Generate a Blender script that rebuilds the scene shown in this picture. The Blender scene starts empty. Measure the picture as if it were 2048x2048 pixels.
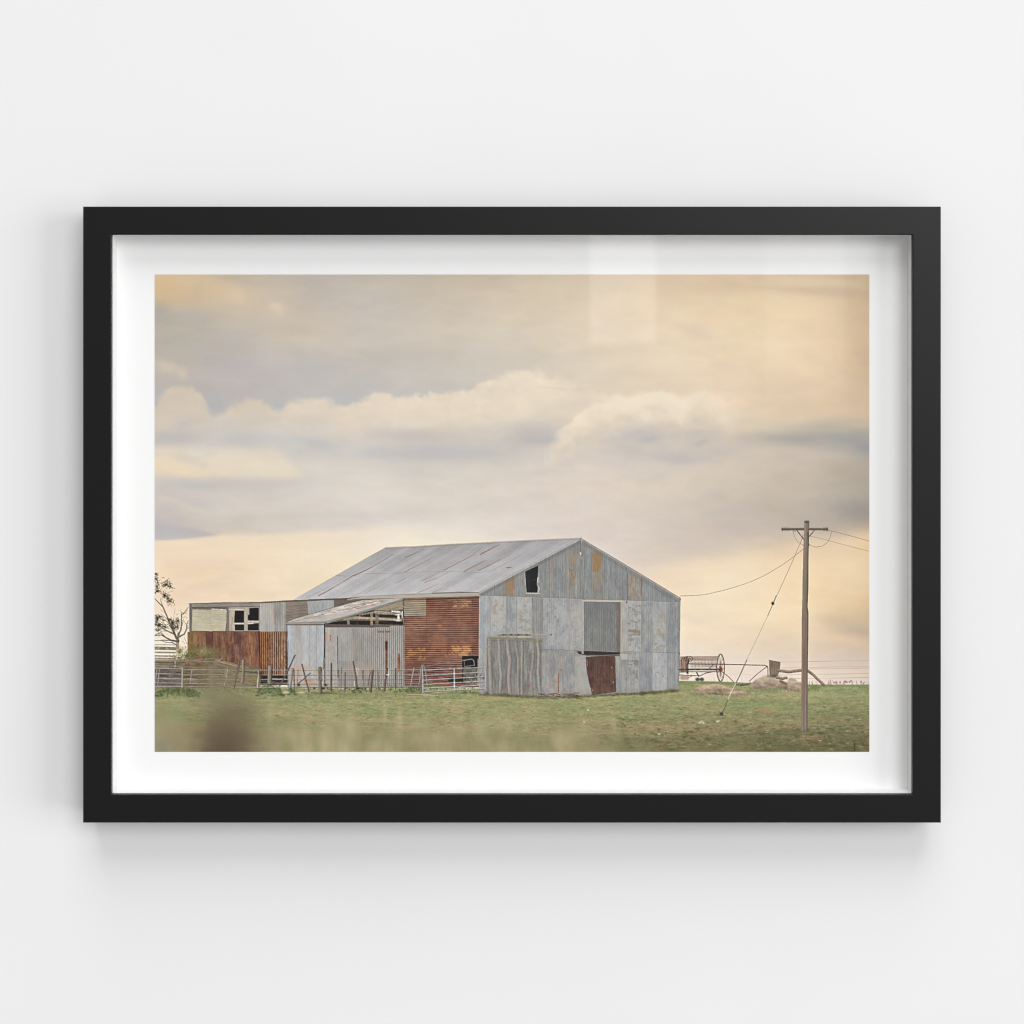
import bpy, math
import numpy as np

# ------------------------------------------------------------------ layout
# Reference pixels (2048 px picture) are turned into metres on the plane of the frame's front face.
PX = 0.90 / 1715.5            # metres per pixel on the front face: the frame is 0.90 m wide
EYE_X, EYE_Y = 1024.0, 727.0  # pixel the camera axis passes through
CAM_H = 1.50                  # camera height
DIST = 1.60                   # camera to the front face of the frame
DEPTH = 0.040                 # frame stands this far off the wall
SHEET = 0.0235                # paper sits this far behind the front face
YF = -DEPTH                   # world y of the front face (wall is y = 0, room is at negative y)


def front(px, py):
    return ((px - EYE_X) * PX, CAM_H + (EYE_Y - py) * PX)


def at_depth(px, py, d):
    k = PX * (DIST + d) / DIST
    return ((px - EYE_X) * k, CAM_H + (EYE_Y - py) * k)


scene = bpy.context.scene

# ------------------------------------------------------------------ camera
cam_data = bpy.data.cameras.new("camera")
cam = bpy.data.objects.new("camera", cam_data)
scene.collection.objects.link(cam)
cam.location = (0.0, YF - DIST, CAM_H)
cam.rotation_euler = (math.radians(90), 0, 0)
cam_data.sensor_width = 36.0
cam_data.lens = 36.0 * DIST / (2048 * PX)
cam_data.shift_y = -(1024.0 - EYE_Y) / 2048.0
cam_data.clip_start = 0.01
cam_data.clip_end = 200.0
scene.camera = cam

# ------------------------------------------------------------------ world: even room light
world = bpy.data.worlds.new("World")
scene.world = world
world.use_nodes = True
wbg = world.node_tree.nodes["Background"]
wbg.inputs[0].default_value = (1.0, 1.0, 1.0, 1.0)
wbg.inputs[1].default_value = 0.44

# ------------------------------------------------------------------ lamps
FRAME_C = (front(1024, 1029)[0], YF, front(1024, 1029)[1])


def area_lamp(name, loc, target, sx, sy, radiance):
    d = bpy.data.lights.new(name, "AREA")
    d.shape = "RECTANGLE"
    d.size, d.size_y = sx, sy
    d.energy = radiance * math.pi * sx * sy      # W for the wanted radiance
    d.color = (1.0, 1.0, 1.0)
    o = bpy.data.objects.new(name, d)
    scene.collection.objects.link(o)
    o.location = loc
    v = [target[i] - loc[i] for i in range(3)]
    n = math.sqrt(sum(c * c for c in v))
    # aim local -Z along v, keeping local Y upright
    import mathutils
    o.rotation_euler = mathutils.Vector([c / n for c in v]).to_track_quat("-Z", "Y").to_euler()
    return o


# tall soft light from the right of the picture, wide soft light from above it
area_lamp("side_softbox", (28.0, -14.5, 1.4), FRAME_C, 14.0, 19.0, 6.9)
area_lamp("overhead_softbox", (0.6, -12.5, 28.0), FRAME_C, 18.0, 18.0, 6.7)
# smaller soft lamp up and to the right: the sheen on the right end of the frame
area_lamp("corner_lamp", (9.0, -19.2, 9.4), FRAME_C, 10.5, 10.0, 6.4)
# window across the room, mirrored faintly in the glazing
WIN_L = 6.0


def mirrored(px, py):
    X, Z = at_depth(px, py, 0.006)
    f = WIN_L / (DIST + 0.006)
    return (X * (1 + f), CAM_H + (Z - CAM_H) * (1 + f))


for (p0, p1, rad) in (((1180, 686), (1312, 360), 2.5), ((1531, 800), (1690, 360), 1.0)):
    wx0, wz0 = mirrored(*p0)
    wx1, wz1 = mirrored(*p1)
    area_lamp("window_lamp", ((wx0 + wx1) / 2, YF - WIN_L, (wz0 + wz1) / 2),
              ((wx0 + wx1) / 2, 0.0, (wz0 + wz1) / 2), wx1 - wx0, wz1 - wz0, rad)

scene.view_settings.view_transform = "Standard"
scene.view_settings.look = "None"
scene.view_settings.exposure = -0.26
scene.view_settings.gamma = 1.0
scene.view_settings.use_curve_mapping = False
scene.cycles.filter_width = 1.1
scene.cycles.max_bounces = 8
scene.cycles.transparent_max_bounces = 12


# ------------------------------------------------------------------ materials
def new_mat(name):
    m = bpy.data.materials.new(name)
    m.use_nodes = True
    nt = m.node_tree
    return m, nt, nt.nodes["Principled BSDF"]


def noise_bump(nt, bsdf, scale, strength, dist, detail=4.0):
    tc = nt.nodes.new("ShaderNodeTexCoord")
    n = nt.nodes.new("ShaderNodeTexNoise")
    n.inputs["Scale"].default_value = scale
    n.inputs["Detail"].default_value = detail
    b = nt.nodes.new("ShaderNodeBump")
    b.inputs["Strength"].default_value = strength
    b.inputs["Distance"].default_value = dist
    nt.links.new(tc.outputs["Object"], n.inputs["Vector"])
    nt.links.new(n.outputs["Fac"], b.inputs["Height"])
    nt.links.new(b.outputs["Normal"], bsdf.inputs["Normal"])
    return n


def tint(nt, bsdf, noise, c0, c1):
    r = nt.nodes.new("ShaderNodeValToRGB")
    r.color_ramp.elements[0].position = 0.35
    r.color_ramp.elements[1].position = 0.65
    r.color_ramp.elements[0].color = (*c0, 1)
    r.color_ramp.elements[1].color = (*c1, 1)
    nt.links.new(noise.outputs["Fac"], r.inputs["Fac"])
    nt.links.new(r.outputs["Color"], bsdf.inputs["Base Color"])


M_wall, nt, b = new_mat("painted_plaster")
b.inputs["Roughness"].default_value = 0.9
b.inputs["Specular IOR Level"].default_value = 0.15
noise_bump(nt, b, 260.0, 0.06, 0.0006, 6.0)
n2 = nt.nodes.new("ShaderNodeTexNoise")
n2.inputs["Scale"].default_value = 3.0
tc2 = nt.nodes.new("ShaderNodeTexCoord")
nt.links.new(tc2.outputs["Object"], n2.inputs["Vector"])
tint(nt, b, n2, (0.782, 0.784, 0.784), (0.798, 0.798, 0.798))

M_black, nt, b = new_mat("satin_black_lacquer")
b.inputs["Roughness"].default_value = 0.40
b.inputs["Specular IOR Level"].default_value = 0.33
nz = noise_bump(nt, b, 900.0, 0.05, 0.0002, 3.0)
tint(nt, b, nz, (0.0028, 0.0028, 0.0028), (0.0040, 0.0040, 0.0040))

M_white, nt, b = new_mat("white_card_spacer")
b.inputs["Roughness"].default_value = 0.8
b.inputs["Specular IOR Level"].default_value = 0.2
nz = noise_bump(nt, b, 700.0, 0.05, 0.0002)
tint(nt, b, nz, (0.79, 0.79, 0.79), (0.81, 0.81, 0.81))

M_paper, nt, b = new_mat("matt_white_paper")
b.inputs["Roughness"].default_value = 0.9
b.inputs["Specular IOR Level"].default_value = 0.15
nz = noise_bump(nt, b, 1500.0, 0.04, 0.0001)
tint(nt, b, nz, (0.925, 0.925, 0.925), (0.935, 0.935, 0.935))

M_board, nt, b = new_mat("brown_backing_board")
nz = noise_bump(nt, b, 120.0, 0.2, 0.0005)
tint(nt, b, nz, (0.25, 0.18, 0.11), (0.30, 0.22, 0.14))

M_print, nt, b = new_mat("printed_ink")
b.inputs["Roughness"].default_value = 0.85
b.inputs["Specular IOR Level"].default_value = 0.15
va = nt.nodes.new("ShaderNodeVertexColor")
va.layer_name = "ink"
nt.links.new(va.outputs["Color"], b.inputs["Base Color"])

M_glass = bpy.data.materials.new("clear_glazing")
M_glass.use_nodes = True
nt = M_glass.node_tree
for n in list(nt.nodes):
    nt.nodes.remove(n)
out = nt.nodes.new("ShaderNodeOutputMaterial")
mix = nt.nodes.new("ShaderNodeMixShader")
lw = nt.nodes.new("ShaderNodeLayerWeight")      # thin-pane reflectance, the same from both sides
lw.inputs["Blend"].default_value = 0.5
pw = nt.nodes.new("ShaderNodeMath")
pw.operation = "POWER"
pw.inputs[1].default_value = 5.0
fr = nt.nodes.new("ShaderNodeMapRange")
fr.inputs["To Min"].default_value = 0.02
fr.inputs["To Max"].default_value = 1.0
nt.links.new(lw.outputs["Facing"], pw.inputs[0])
nt.links.new(pw.outputs[0], fr.inputs["Value"])
tr = nt.nodes.new("ShaderNodeBsdfTransparent")
gl = nt.nodes.new("ShaderNodeBsdfGlossy")
gl.inputs["Roughness"].default_value = 0.035
nt.links.new(fr.outputs[0], mix.inputs[0])
nt.links.new(tr.outputs[0], mix.inputs[1])
nt.links.new(gl.outputs[0], mix.inputs[2])
nt.links.new(mix.outputs[0], out.inputs["Surface"])


# ------------------------------------------------------------------ mesh helpers
def mesh_object(name, verts, faces, mat, parent=None, smooth=False):
    me = bpy.data.meshes.new(name)
    me.from_pydata(verts, [], faces)
    me.update()
    me.materials.append(mat)
    o = bpy.data.objects.new(name, me)
    scene.collection.objects.link(o)
    if parent is not None:
        o.parent = parent
        o.matrix_parent_inverse.identity()
    return o


def box(name, x0, x1, y0, y1, z0, z1, mat, parent=None):
    v = [(x, y, z) for x in (x0, x1) for y in (y0, y1) for z in (z0, z1)]
    f = [(0, 1, 3, 2), (4, 6, 7, 5), (0, 4, 5, 1), (2, 3, 7, 6), (0, 2, 6, 4), (1, 5, 7, 3)]
    return mesh_object(name, v, f, mat, parent)


# ------------------------------------------------------------------ the wall
w = box("wall", -4.0, 4.0, 0.0, 0.12, -0.2, 3.2, M_wall)
w["kind"] = "structure"
w["label"] = "smooth pale grey painted wall behind the framed picture"

# ------------------------------------------------------------------ the framed picture
xo0, zo1 = front(166.0, 413.2)
xo1, zo0 = front(1881.5, 1645.4)
xi0, zi1 = front(222.4, 469.4)
xi1, zi0 = front(1825.6, 1589.2)
INK_GAIN = 0.99                # paint colours to paper reflectance
BASE = ((xo0 + xo1) / 2, YF / 2, zo0)
root = bpy.data.objects.new("framed_picture", None)
scene.collection.objects.link(root)
root.location = BASE
root.empty_display_size = 0.1
root["label"] = "black framed landscape print of a rusty corrugated iron barn hanging on the wall"
root["category"] = "picture"


def rel(v):
    return tuple(v[i] - BASE[i] for i in range(3))


def sweep_rail(name, profile, corner_a, corner_b, mat):
    """profile: (outward offset, depth) pairs; corner_x: (inner corner x, z, outward sign x, outward sign z)."""
    verts, n = [], len(profile)
    for (cx, cz, sx, sz) in (corner_a, corner_b):
        for (wd, dp) in profile:
            verts.append(rel((cx + sx * wd, YF + dp, cz + sz * wd)))
    faces = [(i, (i + 1) % n, n + (i + 1) % n, n + i) for i in range(n)]
    faces += [tuple(range(n))[::-1], tuple(range(n, 2 * n))]
    return mesh_object(name, verts, faces, mat, root)


W = xi0 - xo0
c = 0.0007
rail_prof = [(c, 0.0), (W - c, 0.0), (W - c * 0.3, c * 0.3), (W, c), (W, DEPTH - 0.0004), (0.0042, DEPTH - 0.0004),
             (0.0042, 0.0050), (0.0, 0.0050), (0.0, c), (c * 0.3, c * 0.3)]
spacer_prof = [(0.0003, 0.0075), (0.0040, 0.0075), (0.0040, SHEET - 0.0002), (0.0003, SHEET - 0.0002)]
TL, TR = (xi0, zi1, -1, 1), (xi1, zi1, 1, 1)
BL, BR = (xi0, zi0, -1, -1), (xi1, zi0, 1, -1)
for i, (a, b_) in enumerate(((TL, TR), (TR, BR), (BR, BL), (BL, TL))):
    sweep_rail("frame_rail", rail_prof, a, b_, M_black)
    sweep_rail("spacer_strip", spacer_prof, a, b_, M_white)


def pbox(name, x0, x1, d0, d1, z0, z1, mat, parent=root):
    a, b2 = rel((x0, YF + d0, z0)), rel((x1, YF + d1, z1))
    return box(name, a[0], b2[0], a[1], b2[1], a[2], b2[2], mat, parent)


e = 0.0041
paper = pbox("paper_sheet", xi0 - e, xi1 + e, SHEET, SHEET + 0.0004, zi0 - e, zi1 + e, M_paper)
paper["label"] = "white paper border around the printed photograph"
pbox("backing_board", xi0 - e, xi1 + e, SHEET + 0.0005, SHEET + 0.0045, zi0 - e, zi1 + e, M_board)
glass = pbox("glass_pane", xi0 - e, xi1 + e, 0.0052, 0.0072, zi0 - e, zi1 + e, M_glass)
glass["label"] = "clear glass pane faintly mirroring a window"

# ------------------------------------------------------------------ the printed photograph
# PAINT-BEGIN
# The print is drawn here shape by shape, in reference pixels, and laid on the sheet as ink colours.
PX0, PY0, PX1, PY1 = 309.3, 549.0, 1738.7, 1503.7
SS = 1.5
CW, CH = int(round((PX1 - PX0) * SS)), int(round((PY1 - PY0) * SS))
C = np.zeros((CH, CW, 3), np.float32)
rng = np.random.default_rng(7)


def region(x0, y0, x1, y1, pad=2.0):
    i0 = max(0, int(math.floor((x0 - pad - PX0) * SS)))
    i1 = min(CW, int(math.ceil((x1 + pad - PX0) * SS)))
    j0 = max(0, int(math.floor((y0 - pad - PY0) * SS)))
    j1 = min(CH, int(math.ceil((y1 + pad - PY0) * SS)))
    if i1 <= i0 or j1 <= j0:
        return None
    xs = PX0 + (np.arange(i0, i1) + 0.5) / SS
    ys = PY0 + (np.arange(j0, j1) + 0.5) / SS
    return (slice(j0, j1), slice(i0, i1)), xs.astype(np.float32), ys.astype(np.float32)


def vnoise(xs, ys, sx, sy, seed):
    u, v = xs / sx, ys / sy
    iu, iv = np.floor(u).astype(int), np.floor(v).astype(int)
    fu, fv = (u - iu), (v - iv)
    fu, fv = fu * fu * (3 - 2 * fu), fv * fv * (3 - 2 * fv)
    iu -= iu.min()
    iv -= iv.min()
    L = np.random.default_rng(seed).random((iv.max() + 2, iu.max() + 2)).astype(np.float32) * 2 - 1
    a = L[iv][:, iu] * (1 - fu) + L[iv][:, iu + 1] * fu
    b = L[iv + 1][:, iu] * (1 - fu) + L[iv + 1][:, iu + 1] * fu
    return a * (1 - fv[:, None]) + b * fv[:, None]


def fbm(xs, ys, sx, sy, seed, octv=3, gain=0.55):
    t, amp, tot = 0, 1.0, 0.0
    for k in range(octv):
        t = t + amp * vnoise(xs, ys, sx / 2 ** k, sy / 2 ** k, seed * 31 + k)
        tot += amp
        amp *= gain
    return t / tot


def blur1(A, r, axis):
    if r < 1:
        return A
    for _ in range(3):
        n = A.shape[axis]
        pad = [(0, 0)] * A.ndim
        pad[axis] = (r + 1, r)
        P = np.cumsum(np.pad(A, pad, mode="edge"), axis=axis, dtype=np.float64)
        hi = np.take(P, range(2 * r + 1, 2 * r + 1 + n), axis=axis)
        lo = np.take(P, range(0, n), axis=axis)
        A = ((hi - lo) / (2 * r + 1)).astype(np.float32)
    return A


def blur(A, sx, sy=None):
    sy = sx if sy is None else sy
    return blur1(blur1(A, int(round(sx * SS)), 1), int(round(sy * SS)), 0)


def poly_mask(pts, xs, ys):
    m = np.zeros((len(ys), len(xs)), np.float32)
    for oy in (-0.25, 0.25):
        for ox in (-0.25, 0.25):
            X, Y = xs + ox / SS, ys + oy / SS
            ins = np.zeros(m.shape, bool)
            for k in range(len(pts)):
                (xa, ya), (xb, yb) = pts[k], pts[(k + 1) % len(pts)]
                if ya == yb:
                    continue
                cond = (ya > Y) != (yb > Y)
                xi = xa + (Y - ya) * (xb - xa) / (yb - ya)
                ins ^= cond[:, None] & (X[None, :] < xi[:, None])
            m += ins
    return m / 4


def bounds(pts):
    a = np.array(pts)
    return a[:, 0].min(), a[:, 1].min(), a[:, 0].max(), a[:, 1].max()


def put(sl, m, col):
    col = np.asarray(col, np.float32)
    m = m[..., None]
    C[sl] = C[sl] * (1 - m) + col * m


def poly(pts, col, a=1.0, soft=0.0, var=0.0, vs=(6, 6), seed=1):
    b = bounds(pts)
    r = region(*b, pad=2 + 3 * soft)
    if r is None:
        return
    sl, xs, ys = r
    m = poly_mask(pts, xs, ys)
    if soft:
        m = blur(m, soft)
    col = np.asarray(col, np.float32)
    if var:
        col = col + fbm(xs, ys, vs[0], vs[1], seed)[..., None] * var
    put(sl, m * a, col)


def line(pts, w, col, a=1.0, w2=None, soft=0.0, jit=0.0):
    """tapering polyline"""
    w2 = w if w2 is None else w2
    n = len(pts) - 1
    bx = bounds(pts)
    if 0.65 < max(w, w2) <= 1.25 and np.mean(col) < 135 and bx[2] < 1362 and bx[1] > 1075 and bx[3] < 1345:
        a = a * 0.68
    r = region(*bx, pad=max(w, w2) + 2 + 3 * soft)
    if r is None:
        return
    sl, xs, ys = r
    m = np.zeros((len(ys), len(xs)), np.float32)
    for k in range(n):
        (xa, ya), (xb, yb) = pts[k], pts[k + 1]
        wa, wb = w + (w2 - w) * k / n, w + (w2 - w) * (k + 1) / n
        pad = max(wa, wb) + 2
        i0 = np.searchsorted(xs, min(xa, xb) - pad)
        i1 = np.searchsorted(xs, max(xa, xb) + pad)
        j0 = np.searchsorted(ys, min(ya, yb) - pad)
        j1 = np.searchsorted(ys, max(ya, yb) + pad)
        if i1 <= i0 or j1 <= j0:
            continue
        X, Y = xs[i0:i1][None, :], ys[j0:j1][:, None]
        dx, dy = xb - xa, yb - ya
        t = np.clip(((X - xa) * dx + (Y - ya) * dy) / (dx * dx + dy * dy + 1e-6), 0, 1)
        d = np.hypot(X - xa - t * dx, Y - ya - t * dy)
        wd = wa + (wb - wa) * t
        rad = np.maximum(wd / 2, 0.5 / SS)
        mm = np.clip((rad - d) * SS + 0.5, 0, 1) * np.minimum(1, wd * SS)
        m[j0:j1, i0:i1] = np.maximum(m[j0:j1, i0:i1], mm)
    if soft:
        m = blur(m, soft)
    elif max(w, w2) > 0.75:
        q = vnoise(xs, ys, 2.6, 2.6, int(abs(pts[0][0] * 7 + pts[0][1] * 13)) + 1)
        m = m * np.clip(0.9 + 0.32 * q, 0, 1)
        col = np.asarray(col, np.float32) + (vnoise(xs, ys, 1.7, 3.1, int(abs(pts[-1][0] * 5 + pts[-1][1] * 3)) + 1) * 13)[..., None]
    put(sl, m * a, col)


def blob(cx, cy, rx, ry, col, a=1.0, ang=0.0, noise=0.0, seed=3, power=1.0):
    R = max(rx, ry) * 2.4
    r = region(cx - R, cy - R, cx + R, cy + R)
    if r is None:
        return
    sl, xs, ys = r
    X, Y = xs[None, :] - cx, ys[:, None] - cy
    ca, sa = math.cos(math.radians(ang)), math.sin(math.radians(ang))
    u, v = (X * ca + Y * sa) / rx, (-X * sa + Y * ca) / ry
    q = np.sqrt(u * u + v * v)
    if noise:
        q = q + fbm(xs, ys, rx * 0.6, ry * 0.6, seed, 4) * noise
    m = np.exp(-np.maximum(q, 0) ** (2 * power))
    put(sl, (m * a).astype(np.float32), col)


def tone(col):
    """weathered zinc is a near-neutral grey; rust is a dull brown"""
    c_ = np.asarray(col, np.float32)
    L = c_.mean()
    if c_.max() - c_.min() < 27:
        L2 = 151 + (30 * math.tanh((L - 163) / 17) if L > 163 else (L - 163) * 1.0)
        return L2 + (c_ - L) * 0.5 + np.array([1.0, 0.4, -1.4], np.float32)
    return L * 0.97 + (c_ - L) * 0.79


def sheet(pts, col, period=0.0, amp=0.0, axis="v", streak=7.0, blotch=6.0, seed=1, edge=0.0, tilt=0.0, ssz=(3, 60), a=1.0):
    """a sheet of metal: body colour, streaks along the corrugation, blotches and ribs"""
    r = region(*bounds(pts))
    if r is None:
        return
    sl, xs, ys = r
    col = tone(col)
    m = poly_mask(pts, xs, ys)
    s1 = fbm(xs, ys, *(ssz if axis == "v" else ssz[::-1]), seed, 3)
    s2 = fbm(xs, ys, 16, 22, seed + 50, 4)
    s3 = fbm(xs, ys, *((1.5, 7) if axis == "v" else (7, 1.5)), seed + 90, 2)
    s4 = fbm(xs, ys, 5, 6, seed + 95, 2)
    v = s1 * streak * 1.7 + s2 * blotch * 1.7 + s3 * 11.0
    if period:
        if axis == "v":
            ph = (xs[None, :] + tilt * (ys[:, None] - ys[0])) / period
        else:
            ph = (ys[:, None] + tilt * (xs[None, :] - xs[0])) / period
        v = v + amp * np.sin(2 * math.pi * ph) * (0.8 + 0.4 * s2)
    colr = np.asarray(col, np.float32) + v[..., None] * np.array([1.0, 0.99, 0.97], np.float32)
    colr = colr + (s2 * blotch * 0.35)[..., None] * np.array([1.0, 0.1, -0.9], np.float32)
    colr = colr + (s4 * 5.0)[..., None] * np.array([1.0, -0.2, -0.8], np.float32)
    put(sl, m * a, colr)
    if edge:
        for k in range(len(pts)):
            line([pts[k], pts[(k + 1) % len(pts)]], 0.9, np.asarray(col) * 0.62, edge)


def stain(pts_box, col, a=0.6, sx=6, sy=10, thr=0.1, seed=5, soft=1.5, clip=None):
    """noise-shaped patches inside a box (x0,y0,x1,y1)"""
    r = region(*pts_box, pad=0)
    if r is None:
        return
    sl, xs, ys = r
    col = tone(col)
    soft = max(soft, 0.16 * min(pts_box[2] - pts_box[0], pts_box[3] - pts_box[1]))
    n = fbm(xs, ys, sx, sy, seed, 4) + 0.25 * fbm(xs, ys, 2.2, 2.2, seed + 7, 2)
    m = np.clip((n - thr + .06) * 3.2, 0, 1)
    x0, y0, x1, y1 = pts_box
    ex = np.clip(np.minimum(xs - x0, x1 - xs) / soft, 0, 1)[None, :]
    ey = np.clip(np.minimum(ys - y0, y1 - ys) / soft, 0, 1)[:, None]
    m = m * ex * ey
    if clip is not None:
        m = m * poly_mask(clip, xs, ys)
    put(sl, (m * a).astype(np.float32), col)


class View:
    """maps coordinates read in an enlarged crop (origin ox, oy; scale s) to reference pixels"""
    def __init__(self, ox, oy, s):
        self.o, self.s = (ox, oy), s

    def __call__(self, *pts):
        return [(self.o[0] + x / self.s, self.o[1] + y / self.s) for x, y in pts]

    def x(self, v):
        return self.o[0] + v / self.s

    def y(self, v):
        return self.o[1] + v / self.s

    def box(self, x0, y0, x1, y1):
        return (self.x(x0), self.y(y0), self.x(x1), self.y(y1))


V1, V2, V3 = View(300, 1050, 4.2), View(560, 1060, 4.391), View(920, 1060, 4.2)
V4, VT = View(1340, 1020, 3.943), View(300, 1130, 7.155)
VF, VG, VR = View(480, 1270, 6.9), View(740, 1270, 6.9), View(1350, 1290, 5.52)

# ---------------------------------------------------------------- sky
sl, xs, ys = region(PX0, PY0, PX1, PY1, 0)
gx = np.array([309, 452, 595, 738, 881, 1024, 1167, 1310, 1453, 1596, 1739], float)


def grid(rows):
    gy = np.array([r_[0] for r_ in rows], float)
    G = np.array([r_[1] for r_ in rows], float)
    out = np.zeros((CH, CW, 3), np.float32)
    for c_ in range(3):
        a1 = np.stack([np.interp(xs, gx, G[i, :, c_]) for i in range(len(gy))])
        k = np.clip(np.searchsorted(gy, ys) - 1, 0, len(gy) - 2)
        t = np.clip((ys - gy[k]) / (gy[k + 1] - gy[k]), 0, 1)[:, None]
        t = t * t * (3 - 2 * t) * 0.5 + t * 0.5
        out[..., c_] = a1[k] * (1 - t) + a1[k + 1] * t
    return blur(out, 22, 7)


skyA = grid([
    (549, [(222, 190, 145), (203, 186, 160), (196, 185, 171), (193, 183, 168), (198, 184, 164), (207, 190, 167), (214, 196, 170), (222, 198, 168), (223, 197, 164), (217, 193, 160), (206, 181, 146)]),
    (585, [(212, 184, 146), (216, 191, 158), (197, 185, 170), (197, 187, 176), (200, 187, 168), (211, 195, 171), (219, 201, 175), (226, 202, 170), (228, 204, 168), (226, 201, 163), (205, 179, 146)]),
    (630, [(182, 172, 156), (200, 186, 166), (203, 189, 173), (198, 188, 178), (203, 191, 174), (213, 198, 176), (223, 205, 180), (229, 206, 175), (232, 209, 174), (233, 207, 166), (210, 182, 147)]),
    (680, [(180, 173, 158), (186, 178, 170), (203, 190, 173), (200, 190, 178), (204, 193, 178), (211, 199, 182), (222, 206, 183), (229, 209, 182), (234, 212, 179), (234, 209, 172), (215, 187, 151)]),
    (730, [(189, 178, 164), (188, 179, 174), (195, 187, 182), (198, 189, 179), (201, 193, 182), (208, 198, 184), (220, 206, 184), (228, 208, 182), (232, 209, 180), (230, 205, 169), (213, 187, 153)]),
    (790, [(186, 180, 172), (186, 180, 177), (190, 186, 182), (192, 188, 184), (198, 191, 183), (206, 197, 184), (220, 206, 184), (226, 207, 182), (229, 206, 179), (225, 200, 168), (214, 187, 154)]),
    (840, [(184, 182, 180), (184, 183, 182), (188, 186, 184), (190, 188, 186), (196, 191, 184), (206, 197, 184), (220, 206, 184), (226, 207, 182), (228, 205, 178), (224, 199, 168), (214, 188, 155)]),
])
skyB = grid([
    (770, [(203, 188, 170), (206, 192, 174), (214, 200, 180), (222, 206, 186), (228, 213, 190), (231, 216, 194), (230, 215, 190), (238, 221, 194), (234, 213, 185), (226, 201, 170), (214, 187, 154)]),
    (815, [(206, 191, 173), (212, 198, 180), (220, 205, 186), (226, 210, 188), (229, 214, 191), (232, 217, 194), (233, 218, 192), (241, 225, 198), (233, 212, 184), (224, 199, 169), (214, 187, 155)]),
    (850, [(203, 192, 178), (205, 197, 186), (213, 203, 190), (220, 206, 190), (225, 211, 190), (226, 212, 192), (224, 210, 190), (231, 215, 190), (219, 204, 182), (214, 196, 170), (200, 182, 158)]),
    (880, [(196, 188, 180), (201, 195, 189), (205, 199, 192), (210, 201, 191), (204, 196, 186), (204, 195, 186), (212, 200, 186), (206, 195, 182), (204, 191, 176), (180, 172, 161), (168, 163, 155)]),
    (905, [(207, 197, 186), (206, 200, 193), (203, 198, 193), (203, 198, 193), (197, 192, 188), (205, 197, 189), (214, 203, 191), (198, 189, 180), (204, 192, 179), (204, 189, 173), (166, 161, 155)]),
    (935, [(212, 200, 186), (212, 203, 193), (212, 204, 195), (214, 206, 196), (210, 202, 192), (214, 205, 194), (217, 205, 192), (209, 197, 185), (212, 197, 181), (205, 189, 172), (184, 171, 155)]),
    (975, [(200, 193, 188), (206, 198, 190), (212, 204, 196), (222, 213, 202), (218, 209, 197), (220, 208, 196), (219, 205, 192), (219, 205, 188), (208, 195, 178), (196, 182, 165), (176, 165, 150)]),
    (1020, [(204, 194, 185), (209, 200, 189), (213, 205, 195), (219, 210, 200), (220, 210, 198), (222, 211, 200), (219, 206, 195), (214, 201, 187), (201, 188, 174), (189, 177, 163), (164, 155, 145)]),
    (1055, [(188, 182, 180), (208, 196, 184), (214, 204, 192), (216, 207, 198), (222, 213, 203), (224, 213, 203), (219, 206, 196), (212, 199, 187), (202, 189, 176), (189, 177, 164), (180, 163, 145)]),
    (1095, [(240, 213, 183), (240, 214, 185), (240, 222, 192), (241, 226, 200), (240, 226, 206), (230, 218, 206), (222, 209, 198), (214, 200, 187), (208, 194, 179), (216, 192, 164), (230, 201, 161)]),
    (1150, [(240, 213, 181), (240, 214, 182), (241, 221, 190), (242, 225, 194), (240, 222, 192), (234, 218, 196), (228, 212, 196), (226, 209, 190), (241, 217, 184), (241, 214, 172), (227, 197, 153)]),
    (1210, [(237, 213, 186), (238, 214, 184), (240, 219, 188), (240, 222, 192), (240, 220, 190), (238, 220, 192), (238, 220, 194), (240, 219, 192), (244, 222, 188), (240, 214, 171), (222, 192, 150)]),
    (1270, [(240, 219, 196), (240, 218, 192), (240, 220, 192), (240, 220, 192), (240, 220, 192), (238, 218, 192), (240, 220, 194), (241, 221, 196), (242, 220, 190), (231, 206, 172), (207, 183, 156)]),
    (1320, [(244, 230, 214), (242, 224, 204), (240, 220, 196), (240, 220, 196), (240, 220, 196), (240, 220, 196), (240, 222, 202), (239, 223, 206), (232, 215, 196), (228, 208, 188), (218, 198, 178)]),
    (1370, [(248, 240, 230), (244, 230, 214), (240, 222, 200), (240, 222, 200), (240, 222, 200), (240, 222, 200), (242, 226, 208), (242, 228, 212), (238, 221, 206), (234, 216, 200), (226, 208, 192)]),
])
edge_pts = [(309, 818), (318, 800), (328, 786), (340, 776), (365, 774), (388, 781), (404, 793), (414, 812), (424, 831), (440, 829), (453, 826), (462, 812), (480, 805),
            (505, 802), (522, 805), (535, 814), (550, 822), (562, 824), (568, 817), (580, 809), (600, 804), (625, 801), (650, 801), (672, 806), (690, 812), (705, 811),
            (722, 800), (740, 793), (757, 784), (768, 782), (779, 788), (787, 800), (800, 797), (830, 790), (870, 788), (900, 786), (930, 783), (950, 778), (962, 770),
            (975, 764), (990, 757), (1010, 750), (1030, 747), (1048, 745), (1075, 747), (1095, 757), (1120, 768), (1150, 776), (1180, 786), (1205, 795), (1232, 793), (1250, 797),
            (1272, 796), (1290, 793), (1308, 788), (1325, 786), (1345, 791), (1361, 803), (1374, 796), (1392, 789), (1410, 788), (1430, 795), (1460, 800), (1520, 806), (1600, 815), (1739, 830)]
ep = np.array(edge_pts, float)
ex = np.interp(xs, ep[:, 0], ep[:, 1]).astype(np.float32)
ex = blur1(ex[None, :], 2, 1)[0]
wob = (np.abs(fbm(xs, ys, 34, 26, 11, 4)) - .22) * -24.0
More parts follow.
